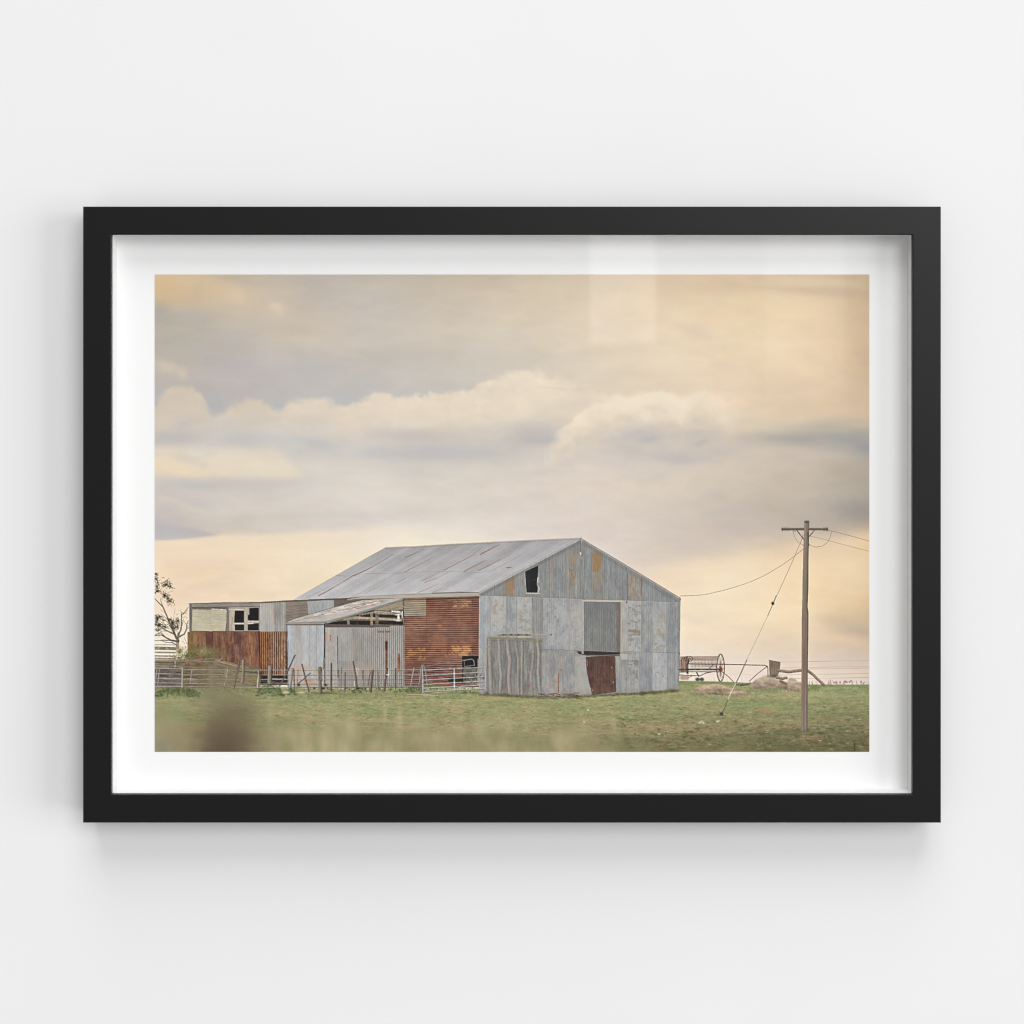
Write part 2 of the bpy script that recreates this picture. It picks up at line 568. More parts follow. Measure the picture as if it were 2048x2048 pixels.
softw = np.interp(xs, [309, 700, 960, 1060, 1150, 1200, 1350, 1440, 1520, 1739], [9, 8, 9, 14, 24, 16, 14, 18, 40, 60]).astype(np.float32)
Mk = np.clip((ys[:, None] - ex[None, :] + wob) / softw[None, :] * 0.5 + 0.5, 0, 1)
Mk = Mk * Mk * (3 - 2 * Mk)
C[:] = skyA * (1 - Mk[..., None]) + skyB * Mk[..., None]
# bright rims just under the cloud tops
rim = Mk * np.exp(-np.clip(ys[:, None] - ex[None, :], 0, None) / 14.0)
rim *= np.interp(xs, [309, 420, 700, 1000, 1200, 1420, 1480, 1739], [0.2, 0.3, 0.35, 0.3, 0.5, 0.4, 0.0, 0.0])[None, :]
C += (rim * (0.7 + 0.5 * fbm(xs, ys, 40, 20, 12)))[..., None] * np.array([9, 7, 4], np.float32)
wx = xs + 0
bil = 1 - 2.2 * np.abs(fbm(xs, ys, 62, 34, 14, 5, .6))
dep = np.clip(ys[:, None] - ex[None, :], 0, None)
bam = Mk * np.exp(-dep / 62.0) * np.interp(xs, [309, 1000, 1440, 1560], [1, 1, 1, .2])[None, :]
C += (bam * bil * 11)[..., None] * np.array([1.0, .92, .8], np.float32)
bil2 = 1 - 2.2 * np.abs(fbm(xs, ys, 120, 44, 15, 5, .6))
C += ((.35 + .65 * (1 - bam)) * bil2 * 4.2)[..., None] * np.array([1.0, .92, .8], np.float32)
# small lobes inside the bank
for (cx, cy, rx, ry, col, a, an) in [
        (345, 812, 36, 22, (212, 195, 174), .6, 0), (395, 838, 28, 14, (202, 192, 181), .7, 0), (330, 848, 24, 9, (214, 200, 178), .8, 5), (362, 852, 22, 10, (190, 185, 184), .6, 0),
        (500, 812, 34, 9, (222, 208, 187), .7, 0), (500, 842, 50, 14, (203, 196, 187), .6, 0), (632, 812, 44, 10, (226, 211, 190), .6, 0), (640, 842, 40, 12, (212, 201, 189), .5, 0),
        (700, 840, 36, 12, (228, 212, 188), .6, 0), (752, 800, 18, 12, (230, 214, 192), .6, 0), (660, 868, 40, 10, (221, 208, 194), .6, 0), (760, 868, 30, 12, (205, 198, 190), .5, 0),
        (640, 892, 36, 9, (196, 194, 194), .7, 12), (520, 872, 60, 10, (199, 196, 192), .6, 4), (340, 880, 50, 9, (192, 187, 184), .7, 0),
        (760, 905, 60, 12, (196, 195, 193), .7, 0), (870, 906, 90, 13, (193, 189, 186), .8, 0), (950, 902, 40, 10, (196, 191, 187), .6, 0), (820, 868, 55, 12, (197, 190, 184), .6, 0),
        (835, 820, 60, 12, (229, 213, 189), .6, -3), (900, 850, 40, 12, (214, 203, 188), .5, 0), (995, 862, 24, 8, (216, 203, 190), .7, 0), (1060, 868, 50, 18, (192, 186, 182), .8, -8),
        (1092, 878, 28, 9, (188, 184, 182), .8, 0), (1070, 846, 60, 9, (205, 196, 186), .6, -4), (1040, 800, 70, 22, (233, 217, 193), .6, 0), (1045, 760, 22, 10, (231, 216, 194), .7, 0),
        (1120, 768, 28, 3, (226, 211, 188), .6, 3), (1110, 776, 30, 3, (212, 200, 182), .6, 3), (1160, 856, 40, 16, (226, 211, 189), .7, -20), (1200, 832, 46, 22, (234, 217, 190), .7, -15),
        (1232, 838, 14, 10, (224, 205, 178), .5, 0), (1265, 812, 44, 16, (242, 226, 198), .7, -5), (1325, 802, 26, 12, (242, 227, 200), .8, 0), (1405, 804, 26, 14, (236, 219, 190), .8, 0),
        (1270, 866, 40, 12, (190, 184, 181), .7, -12), (1300, 876, 30, 9, (184, 181, 182), .6, -10), (1350, 848, 60, 16, (206, 194, 180), .7, -6), (1380, 880, 60, 18, (202, 192, 180), .6, 0),
        (1402, 886, 14, 5, (184, 178, 172), .7, -20), (1362, 918, 46, 11, (190, 184, 180), .8, 2), (1255, 896, 46, 12, (194, 187, 180), .7, 0), (1440, 906, 40, 9, (196, 185, 174), .7, 0),
        (1420, 940, 50, 14, (216, 202, 184), .5, 0), (1300, 930, 34, 10, (216, 203, 190), .5, 0), (1500, 852, 40, 9, (222, 203, 174), .5, -10), (1570, 832, 60, 8, (224, 200, 168), .5, -3),
        (1600, 877, 70, 11, (172, 166, 158), .85, 0), (1700, 872, 60, 16, (163, 161, 157), .8, 0), (1660, 850, 70, 12, (186, 176, 160), .7, -4), (1730, 895, 28, 14, (158, 157, 158), .7, 10),
        (1640, 912, 90, 9, (206, 191, 174), .7, 3), (1720, 1020, 40, 34, (160, 154, 146), .7, 0), (1700, 960, 50, 30, (182, 170, 152), .5, 0), (1560, 1010, 60, 40, (194, 180, 163), .4, 0),
        (1470, 1050, 70, 30, (198, 184, 171), .5, -10), (1390, 1080, 60, 26, (206, 192, 180), .4, -15), (1640, 1050, 60, 16, (186, 173, 160), .5, 8)]:
    blob(cx, cy, rx, ry, col, a, an, 0.35, seed=int(cx + cy))


def puff(cx, cy, r, hi, lo, a=.8, fall=1.0, w=5.0, seed=1):
    """one billow: crisp lit crown, fading into grey beneath"""
    q = region(cx - 1.5 * r, cy - 1.4 * r, cx + 1.5 * r, cy + 1.8 * r)
    if q is None:
        return
    sl_, xs_, ys_ = q
    X_, Y_ = (xs_[None, :] - cx), (ys_[:, None] - cy)
    d_ = np.hypot(X_, Y_ * 1.12) + (np.abs(fbm(xs_, ys_, r * .7, r * .6, seed, 4)) - .2) * r * .55
    m_ = np.clip((r - d_) / w + .5, 0, 1)
    m_ = m_ * m_ * (3 - 2 * m_) * np.clip(1 - (Y_ + .1 * r) / (r * fall), 0, 1)
    t_ = np.clip((Y_ + r) / (1.5 * r), 0, 1)[..., None] ** .8
    hi, lo = np.asarray(hi, np.float32) + 3, np.asarray(hi, np.float32) * .72 + np.asarray(lo, np.float32) * .28
    put(sl_, (m_ * a * .62).astype(np.float32), hi * (1 - t_) + lo * t_)


H1, H2, H3, L1, L2, L3 = (214, 198, 177), (227, 211, 189), (241, 227, 202), (196, 187, 180), (203, 194, 186), (212, 199, 184)
for (cx, cy, r, hi, lo, a) in [(358, 806, 40, H1, L1, .8), (332, 850, 26, H1, L1, .7), (402, 832, 22, H1, L1, .6), (502, 832, 34, H1, L1, .8), (470, 842, 22, H1, L1, .6), (540, 842, 22, H1, L1, .6), (606, 832, 32, H2, L2, .75), (655, 832, 36, H2, L2, .75), (700, 846, 26, H2, L2, .7), (735, 822, 30, H2, L2, .7),
                               (767, 810, 26, H2, L2, .85), (815, 824, 34, H2, L2, .7), (868, 820, 36, H2, L2, .7), (920, 816, 34, H2, L2, .7), (966, 788, 22, H2, L2, .8), (1008, 778, 30, H2, L2, .7), (1048, 772, 30, (232, 217, 194), L3, .8), (1090, 796, 36, (231, 216, 193), L3, .7), (1000, 822, 36, H2, L2, .6), (1150, 812, 36, H2, L3, .6),
                               (1120, 862, 20, H2, L3, .8), (1146, 848, 28, H2, L3, .8), (1176, 832, 32, (236, 220, 196), L3, .8), (1212, 826, 34, (239, 224, 199), L3, .85), (1250, 828, 32, (238, 223, 198), L3, .8), (1290, 822, 32, H3, L3, .8), (1326, 816, 30, H3, L3, .9), (1366, 834, 28, (234, 217, 192), L3, .7), (1404, 816, 28, (238, 221, 194), L3, .85), (1440, 832, 30, (228, 210, 184), L3, .5)]:
    puff(cx, cy, r, hi, lo, a, 1.0, 5 if r < 30 else 6, seed=int(cx))
for (cx, cy, rx, ry, col, a, an) in [(1110, 828, 60, 22, (217, 203, 184), .6, 0), (1170, 806, 50, 16, (222, 207, 186), .6, 5), (1090, 856, 56, 16, (203, 194, 185), .7, 0)]:
    blob(cx, cy, rx, ry, col, a, an, .4, seed=int(cx))
bx_, xs, ys = region(1090, 770, 1490, 930)
fp = np.array([(1090, 900), (1108, 872), (1118, 856), (1130, 848), (1142, 843), (1152, 832), (1166, 826), (1182, 812), (1196, 804), (1214, 799), (1232, 792), (1250, 797), (1272, 797), (1288, 792), (1308, 786), (1325, 783), (1345, 789), (1356, 799), (1362, 804), (1374, 796), (1392, 788), (1410, 787), (1430, 795), (1446, 808), (1466, 816), (1490, 826)], float)
fe = np.interp(xs, fp[:, 0], fp[:, 1])[None, :] + (np.abs(fbm(xs, ys, 30, 26, 81, 4)) - .22) * 20
dp = ys[:, None] - fe
m_ = np.clip(dp / np.interp(xs, [1090, 1430, 1490], [9, 10, 18])[None, :] + .5, 0, 1)
m_ = m_ * m_ * (3 - 2 * m_) * np.clip(1 - (dp - 34) / 60, 0, 1) * np.interp(xs, [1096, 1124, 1400, 1484], [.2, 1, 1, 0])[None, :]
tn = np.clip(dp / 84 + fbm(xs, ys, 34, 22, 82, 4) * .42, 0, 1)
fc = np.stack([np.interp(tn, [0, .35, .7, 1], k) for k in ([241, 236, 222, 204], [226, 220, 207, 193], [202, 195, 187, 183])], -1)
put(bx_, (m_ * .92).astype(np.float32), fc)
for (cx, cy, rx, ry, col, a, an) in [(1078, 872, 44, 15, (190, 185, 183), .75, -8), (1092, 880, 26, 7, (184, 182, 183), .7, 0), (1275, 868, 50, 11, (192, 185, 181), .7, -8), (1295, 878, 26, 7, (182, 180, 183), .6, -10), (1362, 916, 46, 10, (192, 186, 182), .7, 2),
                                     (830, 872, 60, 11, (197, 190, 185), .65, 0), (880, 906, 100, 11, (194, 190, 188), .7, 0), (640, 886, 40, 9, (198, 196, 195), .6, 10), (500, 874, 70, 9, (199, 196, 193), .6, 3), (355, 872, 40, 9, (192, 187, 185), .6, 0), (1400, 868, 50, 12, (204, 192, 178), .6, 0), (960, 862, 50, 11, (204, 196, 187), .5, 0)]:
    blob(cx, cy, rx, ry, col, a, an, 0.45, seed=int(cx * 2 + cy))
# upper left glow and its ragged lower edge
for (cx, cy, rx, ry, col, a, an) in [
        (325, 560, 40, 26, (224, 192, 142), .7, 0), (385, 565, 40, 20, (222, 197, 158), .8, 10), (350, 590, 44, 18, (214, 185, 145), .7, 0), (440, 575, 30, 14, (222, 196, 162), .7, 15),
        (475, 592, 24, 14, (225, 202, 170), .8, 30), (505, 600, 20, 12, (214, 194, 168), .6, 20), (552, 615, 17, 13, (226, 206, 176), .9, 20), (535, 628, 30, 14, (210, 192, 172), .6, 20),
        (320, 625, 22, 20, (172, 164, 156), .6, 0), (400, 640, 40, 16, (182, 175, 164), .6, 0), (345, 640, 30, 16, (178, 172, 160), .5, 0), (395, 588, 16, 16, (204, 180, 150), .5, 0),
        (605, 645, 30, 8, (207, 193, 175), .6, 5), (560, 660, 50, 18, (206, 192, 173), .5, 10), (490, 562, 30, 8, (194, 182, 164), .5, 8), (570, 568, 60, 10, (192, 180, 164), .4, 0),
        (450, 740, 50, 40, (188, 178, 176), .4, 0), (335, 735, 24, 11, (214, 197, 176), .85, 10), (364, 748, 12, 11, (215, 199, 178), .8, 30), (345, 752, 16, 8, (196, 184, 170), .6, 0), (330, 762, 20, 8, (186, 182, 176), .6, 0),
        (318, 785, 10, 12, (184, 184, 184), .7, 0), (430, 812, 18, 16, (182, 182, 183), .6, 0), (600, 740, 90, 40, (190, 186, 182), .4, 0), (690, 800, 34, 12, (184, 186, 186), .6, -10), (556, 812, 14, 9, (186, 187, 188), .6, 0)]:
    blob(cx, cy, rx, ry, col, a, an, 0.3, seed=int(cx * 3 + cy))
# streaks upper right
for (cx, cy, rx, ry, col, a, an) in [
        (1640, 580, 110, 8, (206, 180, 150), .8, 2), (1700, 588, 60, 8, (200, 172, 142), .7, 0), (1600, 560, 80, 6, (226, 202, 164), .6, 3), (1690, 566, 50, 7, (222, 200, 158), .6, 8),
        (1380, 660, 40, 10, (222, 200, 172), .5, 25), (1450, 695, 30, 14, (224, 200, 168), .4, 0), (1610, 700, 34, 20, (226, 198, 164), .5, 0), (1540, 710, 50, 50, (238, 214, 178), .5, 0),
        (1725, 700, 24, 90, (210, 182, 148), .6, 0), (1600, 770, 90, 26, (222, 194, 162), .5, 0), (1640, 640, 40, 40, (234, 206, 168), .4, 0)]:
    blob(cx, cy, rx, ry, col, a, an, 0.3, seed=int(cx * 5 + cy))
# bright slab left, under the bank
poly([(300, 893), (380, 894), (450, 900), (500, 902), (556, 899), (572, 920), (590, 938), (606, 950), (622, 956), (560, 956), (480, 957), (420, 956), (360, 948), (300, 940)], (231, 217, 193), .7, 8, 7, (30, 10), 21)
poly([(440, 905), (556, 903), (600, 948), (618, 955), (450, 956), (400, 944)], (234, 219, 192), .5, 8)
poly([(300, 914), (340, 920), (375, 928), (420, 945), (425, 957), (370, 952), (330, 948), (300, 945)], (238, 214, 178), .75, 4)
poly([(330, 905), (380, 912), (425, 935), (400, 936), (350, 920)], (214, 200, 182), .6, 5)
poly([(300, 956), (380, 957), (480, 959), (600, 958), (640, 960), (560, 975), (420, 985), (300, 978)], (203, 195, 187), .7, 5)
blob(385, 972, 50, 6, (192, 190, 187), .7)
line([(320, 994), (352, 1003), (385, 1018), (420, 1030)], 7, (222, 206, 186), .6, 5, 3)
blob(400, 1005, 30, 10, (202, 195, 191), .6, 15)
blob(330, 1015, 30, 12, (198, 190, 184), .6)
blob(560, 1032, 90, 8, (206, 198, 188), .5)
blob(700, 1030, 70, 8, (206, 200, 192), .5)
# cloud base over the horizon glow, lower left
poly([(300, 1050), (360, 1052), (410, 1062), (440, 1070), (405, 1075), (360, 1079), (300, 1082)], (187, 183, 183), .85, 3)
hs, xs, ys = region(300, 1030, 1060, 1130)
he = np.interp(xs, [300, 360, 405, 440, 530, 610, 700, 769, 860, 960, 1060], [1082, 1080, 1076, 1071, 1068, 1065, 1058, 1050, 1050, 1056, 1062])[None, :] + fbm(xs, ys, 60, 10, 77, 3) * 3
hw = np.interp(xs, [300, 450, 700, 900, 1060], [3, 4, 8, 14, 20])[None, :]
hm = np.clip((ys[:, None] - he) / hw * .5 + .5, 0, 1) * np.interp(xs, [300, 780, 1010], [1, 1, 0])[None, :] * np.clip((1130 - ys[:, None]) / 30, 0, 1)
hcol = np.stack([np.interp(xs, [300, 600, 800], k) for k in ([241, 243, 244], [218, 224, 232], [188, 196, 210])], -1)[None, :, :]
put(hs, (hm * .8).astype(np.float32), np.broadcast_to(hcol, hm.shape + (3,)))
blob(800, 1078, 70, 20, (245, 234, 214), .6)
# glow on the right, under the dark mass
poly([(1300, 1150), (1400, 1120), (1480, 1100), (1560, 1098), (1640, 1085), (1745, 1058), (1745, 1180), (1500, 1190), (1300, 1190)], (243, 217, 180), .6, 14)
blob(1500, 1150, 60, 40, (246, 226, 192), .6)
blob(1420, 1180, 90, 46, (247, 229, 198), .55)
blob(1640, 1150, 80, 50, (246, 216, 174), .5)
blob(1520, 1230, 100, 40, (246, 224, 190), .45)
blob(1730, 1090, 30, 26, (238, 206, 160), .7)
blob(1690, 1245, 60, 12, (208, 186, 158), .7, 8)
blob(1720, 1262, 40, 10, (196, 174, 150), .5, 6)
blob(1690, 1280, 60, 10, (232, 204, 168), .6, 10)
blob(1560, 1290, 70, 14, (226, 206, 184), .5)
sl, xs, ys = region(PX0, PY0, PX1, PY1, 0)
C += (fbm(xs, ys, 90, 30, 41, 6, .6) * 6.5)[..., None] * np.array([1, 0.95, 0.85], np.float32)
C += (fbm(xs, ys, 34, 14, 42, 3) * 2.5)[..., None] * np.array([1.0, 0.2, -0.8], np.float32)

Ls = C.mean(-1, keepdims=True)
C = Ls + (C - Ls) * 0.90 + 0.5

# ---------------------------------------------------------------- ground
ground = [(300, 1372), (500, 1376), (960, 1380), (1355, 1362), (1430, 1363), (1500, 1366), (1600, 1369), (1745, 1369), (1745, 1510), (300, 1510)]
gsl, xs, ys = region(300, 1355, 1745, 1510)
gm = poly_mask(ground, xs, ys)
yy = ys[:, None] + 0 * xs[None, :]
xx = xs[None, :] + 0 * yy
gcol = np.stack([np.interp(yy, [1360, 1390, 1420, 1455, 1505], k) for k in ([142, 154, 154, 149, 134], [145, 155, 152, 143, 126], [100, 111, 108, 103, 88])], -1).astype(np.float32)
dark = np.clip((xx - 1150) / 500, 0, 1) * np.clip((yy - 1385) / 90, 0, 1)
gcol -= dark[..., None] * np.array([27, 26, 19], np.float32)
gcol += (fbm(xs, ys, 70, 12, 61, 3) * 17)[..., None] * np.array([1.0, .4, .5], np.float32)
gcol += (fbm(xs, ys, 14, 3.2, 62, 3) * 17)[..., None] * np.array([.9, 1, .8], np.float32)
gcol += (fbm(xs, ys, 3.4, 1.8, 63, 3) * 17)[..., None] * np.array([1, 1, .9], np.float32)
red = np.clip(fbm(xs, ys, 22, 4, 64, 4) - 0.22, 0, 1) * 2.6
gcol += np.clip(red, 0, 1)[..., None] * np.array([9, -5, -5], np.float32)
put(gsl, gm, gcol)
# tufts: dark and light flecks, thicker low on the right
for k in range(1500):
    x = rng.uniform(470, 1739)
    y = rng.uniform(1388, 1500)
    if rng.random() > 0.25 + 0.75 * (np.clip((x - 1000) / 500, 0, 1) * np.clip((y - 1400) / 60, 0, 1)):
        continue
    s_ = rng.uniform(0.8, 2.6)
    cc = (96, 100, 60) if rng.random() < .7 else (182, 170, 130)
    line([(x - s_ * 1.6, y), (x + s_ * 1.6, y + rng.uniform(-.7, .7))], rng.uniform(.8, 1.9), cc, rng.uniform(.35, .8))
for k in range(420):
    x, y = rng.uniform(1200, 1739), 1503 - abs(rng.normal(0, 26))
    blob(x, y, rng.uniform(2, 6), rng.uniform(1, 2.6), (84, 86, 52), rng.uniform(.3, .7), noise=.6, seed=k)
for k in range(46):
    x, y = rng.uniform(560, 1700), rng.uniform(1385, 1490)
    blob(x, y, rng.uniform(8, 26), rng.uniform(.9, 2.2), (160, 140, 108), rng.uniform(.1, .28), noise=.5, seed=k + 900)
blob(1530, 1421, 19, 3, (176, 132, 102), .8, noise=.4, seed=3)
blob(1545, 1414, 24, 3, (132, 158, 92), .8, noise=.4, seed=4)
for (x, y) in [(1400, 1445), (1404, 1443), (1407, 1446), (1434, 1443), (1437, 1442), (1318, 1468), (1168, 1444), (1176, 1420)]:
    blob(x, y, 2.2, 1.4, (226, 218, 196), .9, noise=.5, seed=int(x))
# far fence and wires on the skyline, right
for y0 in (1322, 1334, 1337, 1348, 1356):
    line([(1558, y0 + 2), (1640, y0 + .5), (1740, y0 - 1)], .55, (150, 132, 120), .65)
line([(1360, 1347), (1500, 1349)], .4, (160, 144, 130), .5)
for k in range(70):
    x = rng.uniform(1555, 1739)
    h = rng.uniform(2, 8) * (1.3 if 1690 > x > 1660 else 1)
    line([(x, 1369), (x + rng.uniform(-2, 2), 1369 - h)], .7, (130, 116, 92), .6)
for k in range(40):
    x = rng.uniform(1360, 1540)
    line([(x, 1364), (x + rng.uniform(-1, 1), 1364 - rng.uniform(2, 12))], .4, (170, 156, 138), .45)
for x in (1668, 1672, 1680, 1691, 1694, 1699, 1702, 1722):
    blob(x, 1363 + rng.uniform(-2, 2), 1.4, 1.8, (104, 88, 72), .8)

# ---------------------------------------------------------------- far rails and tree, left edge
for (a_, b_, w_, col) in [(1080, 1082, 4, (120, 108, 98)), (1140, 1144, 10, (148, 126, 106)), (1190, 1196, 46, (128, 114, 98)), (1250, 1254, 24, (142, 126, 108)), (1300, 1306, 22, (140, 124, 106)), (1336, 1340, 20, (132, 116, 98))]:
    line(VT((60, a_), (360, b_)), w_ / 7.155, col, .95)
trunk = (150, 134, 118)
bark = (92, 76, 64)
for pts, w0, w1 in [
        (((395, 1180), (392, 1120), (400, 1040), (410, 980)), 48, 34), (((405, 1090), (380, 1050), (340, 960), (310, 890), (270, 800), (225, 690), (185, 600), (130, 545), (70, 480)), 34, 9),
        (((340, 985), (280, 960), (220, 930), (150, 880), (80, 840)), 22, 9), (((400, 1040), (440, 1015), (490, 990), (525, 920), (525, 850), (550, 795)), 24, 8),
        (((405, 1000), (440, 930), (455, 850), (450, 720), (500, 670), (550, 600)), 24, 6), (((525, 910), (560, 900)), 10, 6), (((450, 720), (440, 660)), 8, 4),
        (((390, 1095), (300, 1075), (230, 1040), (160, 1000), (70, 1010)), 26, 10), (((230, 1040), (160, 970), (100, 985), (70, 1010)), 12, 8), (((375, 1085), (280, 1080), (200, 1075), (150, 1080), (70, 1080)), 14, 8),
        (((330, 1115), (270, 1110), (215, 1105), (150, 1075)), 12, 6), (((185, 600), (160, 530), (150, 470)), 10, 4), (((225, 690), (150, 640)), 6, 3), (((310, 890), (340, 760), (360, 610)), 8, 3),
        (((270, 800), (210, 740), (150, 700)), 8, 3), (((360, 960), (330, 860), (300, 780)), 8, 4), (((500, 1130), (470, 1090), (455, 1100)), 6, 4), (((530, 1130), (500, 1060), (490, 1030)), 6, 3), (((440, 850), (480, 780)), 6, 3),
        (((380, 1150), (340, 1120), (310, 1100)), 14, 8)]:
    line(VT(*pts), w0 / 7.155, trunk if w0 > 40 else bark, 1, w1 / 7.155)
    if w0 > 20:
        line([(x - .7, y) for x, y in VT(*pts)], w0 / 22, (172, 156, 140), .5, w1 / 25)


def leaves(cx, cy, rx, ry, n, ang, view=VT, cols=((52, 50, 32), (74, 72, 46), (42, 38, 26)), L=24):
    for _ in range(int(n * (1.7 if view is VT and L > 23 else 1))):
        t, q = rng.uniform(0, 2 * math.pi), abs(rng.normal(0, .62))
        x, y = cx + rx * q * math.cos(t), cy + ry * q * math.sin(t)
        an = math.radians(ang + rng.normal(0, 38))
        l = rng.uniform(.5, 1.1) * L
        p = view((x - l / 2 * math.cos(an), y - l / 2 * math.sin(an)), (x + l / 2 * math.cos(an), y + l / 2 * math.sin(an)))
        line(p, rng.uniform(5, 10) / view.s, cols[rng.integers(len(cols))], rng.uniform(.7, 1), 2 / view.s)


for (cx, cy, rx, ry, n, an) in [(85, 125, 28, 30, 16, -40), (90, 200, 30, 45, 22, 60), (110, 245, 30, 20, 9, 20), (230, 280, 70, 50, 55, 40), (290, 310, 60, 30, 20, 25), (250, 220, 25, 25, 10, -50), (105, 310, 35, 40, 18, 60), (115, 370, 50, 30, 26, 20), (80, 400, 18, 22, 8, 30),
                                (215, 440, 50, 42, 42, 30), (290, 520, 60, 38, 36, 45), (250, 480, 40, 30, 16, 40), (110, 760, 60, 60, 40, 30), (140, 740, 60, 30, 24, 15), (130, 860, 75, 60, 62, 30), (130, 930, 60, 30, 26, 10), (210, 890, 60, 50, 30, 30),
                                (330, 830, 80, 60, 62, 60), (395, 800, 50, 50, 30, 55), (350, 900, 70, 40, 34, 20), (290, 790, 40, 40, 16, 50), (390, 880, 40, 50, 22, 60), (200, 790, 40, 30, 12, 20), (90, 820, 30, 50, 24, 70)]:
    leaves(cx, cy, rx, ry, n, an)

for k in range(120):
    cx_, cy_ = [(230, 300), (215, 440), (290, 510), (120, 800), (330, 830), (400, 820), (140, 900), (90, 330), (350, 900), (480, 720), (530, 860), (110, 220)][k % 12]
    x_, y_ = cx_ + rng.normal(0, 45), cy_ + rng.normal(0, 45)
    an_ = rng.uniform(0, 2 * math.pi)
    l_ = rng.uniform(20, 60)
    line(VT((x_, y_), (x_ + l_ * math.cos(an_) * .6, y_ + l_ * math.sin(an_) * .5), (x_ + l_ * math.cos(an_ + .4), y_ + l_ * math.sin(an_ + .4))), .55, (86, 70, 58), .7)

# ---------------------------------------------------------------- left shed
poly(V1((1330, 620), (2230, 590), (2230, 720), (1330, 760)), (112, 102, 92))
poly(V1((330, 660), (935, 650), (1210, 630), (1545, 625), (1545, 900), (330, 900)), (112, 100, 90), 1, 0, 12, (8, 8), 70)
line(V1((326, 661), (640, 651), (935, 648), (1215, 632), (1545, 626)), 1.3, (120, 104, 92))
line(V1((326, 656), (640, 646), (900, 643)), .7, (214, 198, 182), .8)
sheet(V1((330, 664), (935, 655), (935, 682), (345, 690)), (166, 156, 142), streak=10, axis="h", seed=71)
line(V1((345, 692), (930, 684)), 1.0, (78, 68, 62), .9)
sheet(V1((330, 664), (352, 664), (352, 892), (330, 892)), (134, 126, 118), seed=72)
sheet(V1((356, 708), (640, 714), (632, 890), (352, 890)), (200, 187, 156), 16.6 / 4.2, 12, "h", 5, 7, seed=73)
line(V1((505, 706), (505, 888)), 1.6, (168, 160, 140), .4)
line(V1((640, 716), (643, 770), (636, 830), (630, 888)), 1.6, (206, 200, 176), .8)
line(V1((355, 700), (640, 704)), 1.6, (120, 108, 98))
line(V1((520, 706), (636, 712)), 1.6, (222, 212, 200))
sheet(V1((645, 690), (664, 690), (662, 892), (642, 892)), (138, 128, 118), seed=74)
poly(V1((664, 690), (918, 686), (918, 892), (664, 892)), (164, 154, 142), 1, 0, 12, (4, 12), 75)
poly(V1((668, 716), (712, 716), (706, 760), (708, 820), (712, 888), (668, 888)), (186, 172, 154), 1, 0, 20, (3, 9), 76)
line(V1((690, 780), (684, 888)), .9, (128, 106, 88), .8)
line(V1((708, 740), (694, 790)), .9, (128, 106, 88), .8)
line(V1((662, 708), (790, 710)), 2, (206, 198, 186))
BLK = (22, 21, 22)
poly(V1((712, 718), (790, 718), (790, 820), (708, 820)), BLK)
poly(V1((712, 836), (790, 836), (790, 886), (712, 886)), (30, 28, 26))
poly(V1((834, 696), (914, 694), (914, 802), (834, 802)), BLK)
poly(V1((822, 755), (836, 755), (836, 800), (822, 800)), BLK)
poly(V1((822, 834), (914, 824), (914, 886), (822, 886)), (30, 28, 26))
line(V1((822, 828), (866, 828)), 1.6, (222, 214, 204))
line(V1((712, 828), (790, 828)), 2.2, (206, 196, 186))
line(V1((824, 812), (914, 812)), 2.6, (198, 188, 178))
poly(V1((792, 690), (820, 690), (820, 890), (792, 890)), (176, 165, 152), 1, 0, 12, (3, 10), 77)
line(V1((792, 690), (792, 890)), .8, (98, 88, 80), .8)
line(V1((355, 893), (925, 893)), 1.2, (74, 60, 50), .9)
line(V1((500, 888), (512, 893)), 2, (196, 182, 166))
sheet(V1((922, 660), (1046, 652), (1046, 896), (922, 896)), (184, 176, 166), 4.0, 4, "v", 8, 6, seed=78)
sheet(V1((1044, 652), (1140, 646), (1146, 896), (1044, 896)), (170, 164, 156), 4.6, 8, "v", 8, 6, seed=79)
for xq in (1048, 1066, 1090):
    line(V1((xq, 690), (xq + 1, 740), (xq, 790)), .9, (150, 112, 92), .5)
line(V1((1046, 700), (1044, 820)), 1.1, (150, 108, 84), .6)
sheet(V1((1140, 648), (1322, 642), (1330, 752), (1240, 788), (1140, 812)), (146, 130, 114), 0, 0, "h", 7, 5, seed=80)
for yq in (676, 700, 724, 748, 772):
    line(V1((1142, yq + 12), (1326, yq - 6)), .9, (96, 82, 74), .8)
sheet(V1((1322, 640), (1545, 630), (1545, 690), (1400, 730), (1330, 752)), (168, 172, 172), 0, 0, "v", 8, 6, seed=81)
poly(V1((1545, 634), (1680, 622), (1680, 655), (1545, 690)), (110, 98, 88), 1, 0, 12, (6, 4), 82)
poly(V1((318, 897), (1155, 895), (1155, 1345), (318, 1345)), (62, 46, 38))
# rusted lower sheets
for (x0, x1, col, sd) in [(315, 400, (158, 108, 56), 1), (400, 470, (150, 96, 56), 2), (470, 532, (124, 70, 50), 3), (532, 600, (152, 94, 58), 4), (600, 682, (160, 102, 66), 5), (682, 765, (126, 74, 62), 6), (765, 830, (158, 92, 58), 7), (830, 885, (164, 96, 58), 8), (885, 922, (140, 78, 54), 9)]:
    c5 = np.array(col, float)
    c5 = (c5.mean() + (c5 - c5.mean()) * .8) * .97
    sheet(V1((x0, 901), (x1, 899), (x1, 1300), (x0, 1300)), c5, 0, 0, "v", 11, 16, seed=100 + sd, ssz=(3.4, 22))
stain(V1.box(315, 905, 920, 1200), (110, 58, 44), .6, 4, 20, .05, 111)
stain(V1.box(600, 905, 920, 1200), (186, 122, 80), .5, 3, 18, .12, 112)
stain(V1.box(320, 905, 470, 1010), (168, 128, 60), .6, 5, 14, .0, 113)
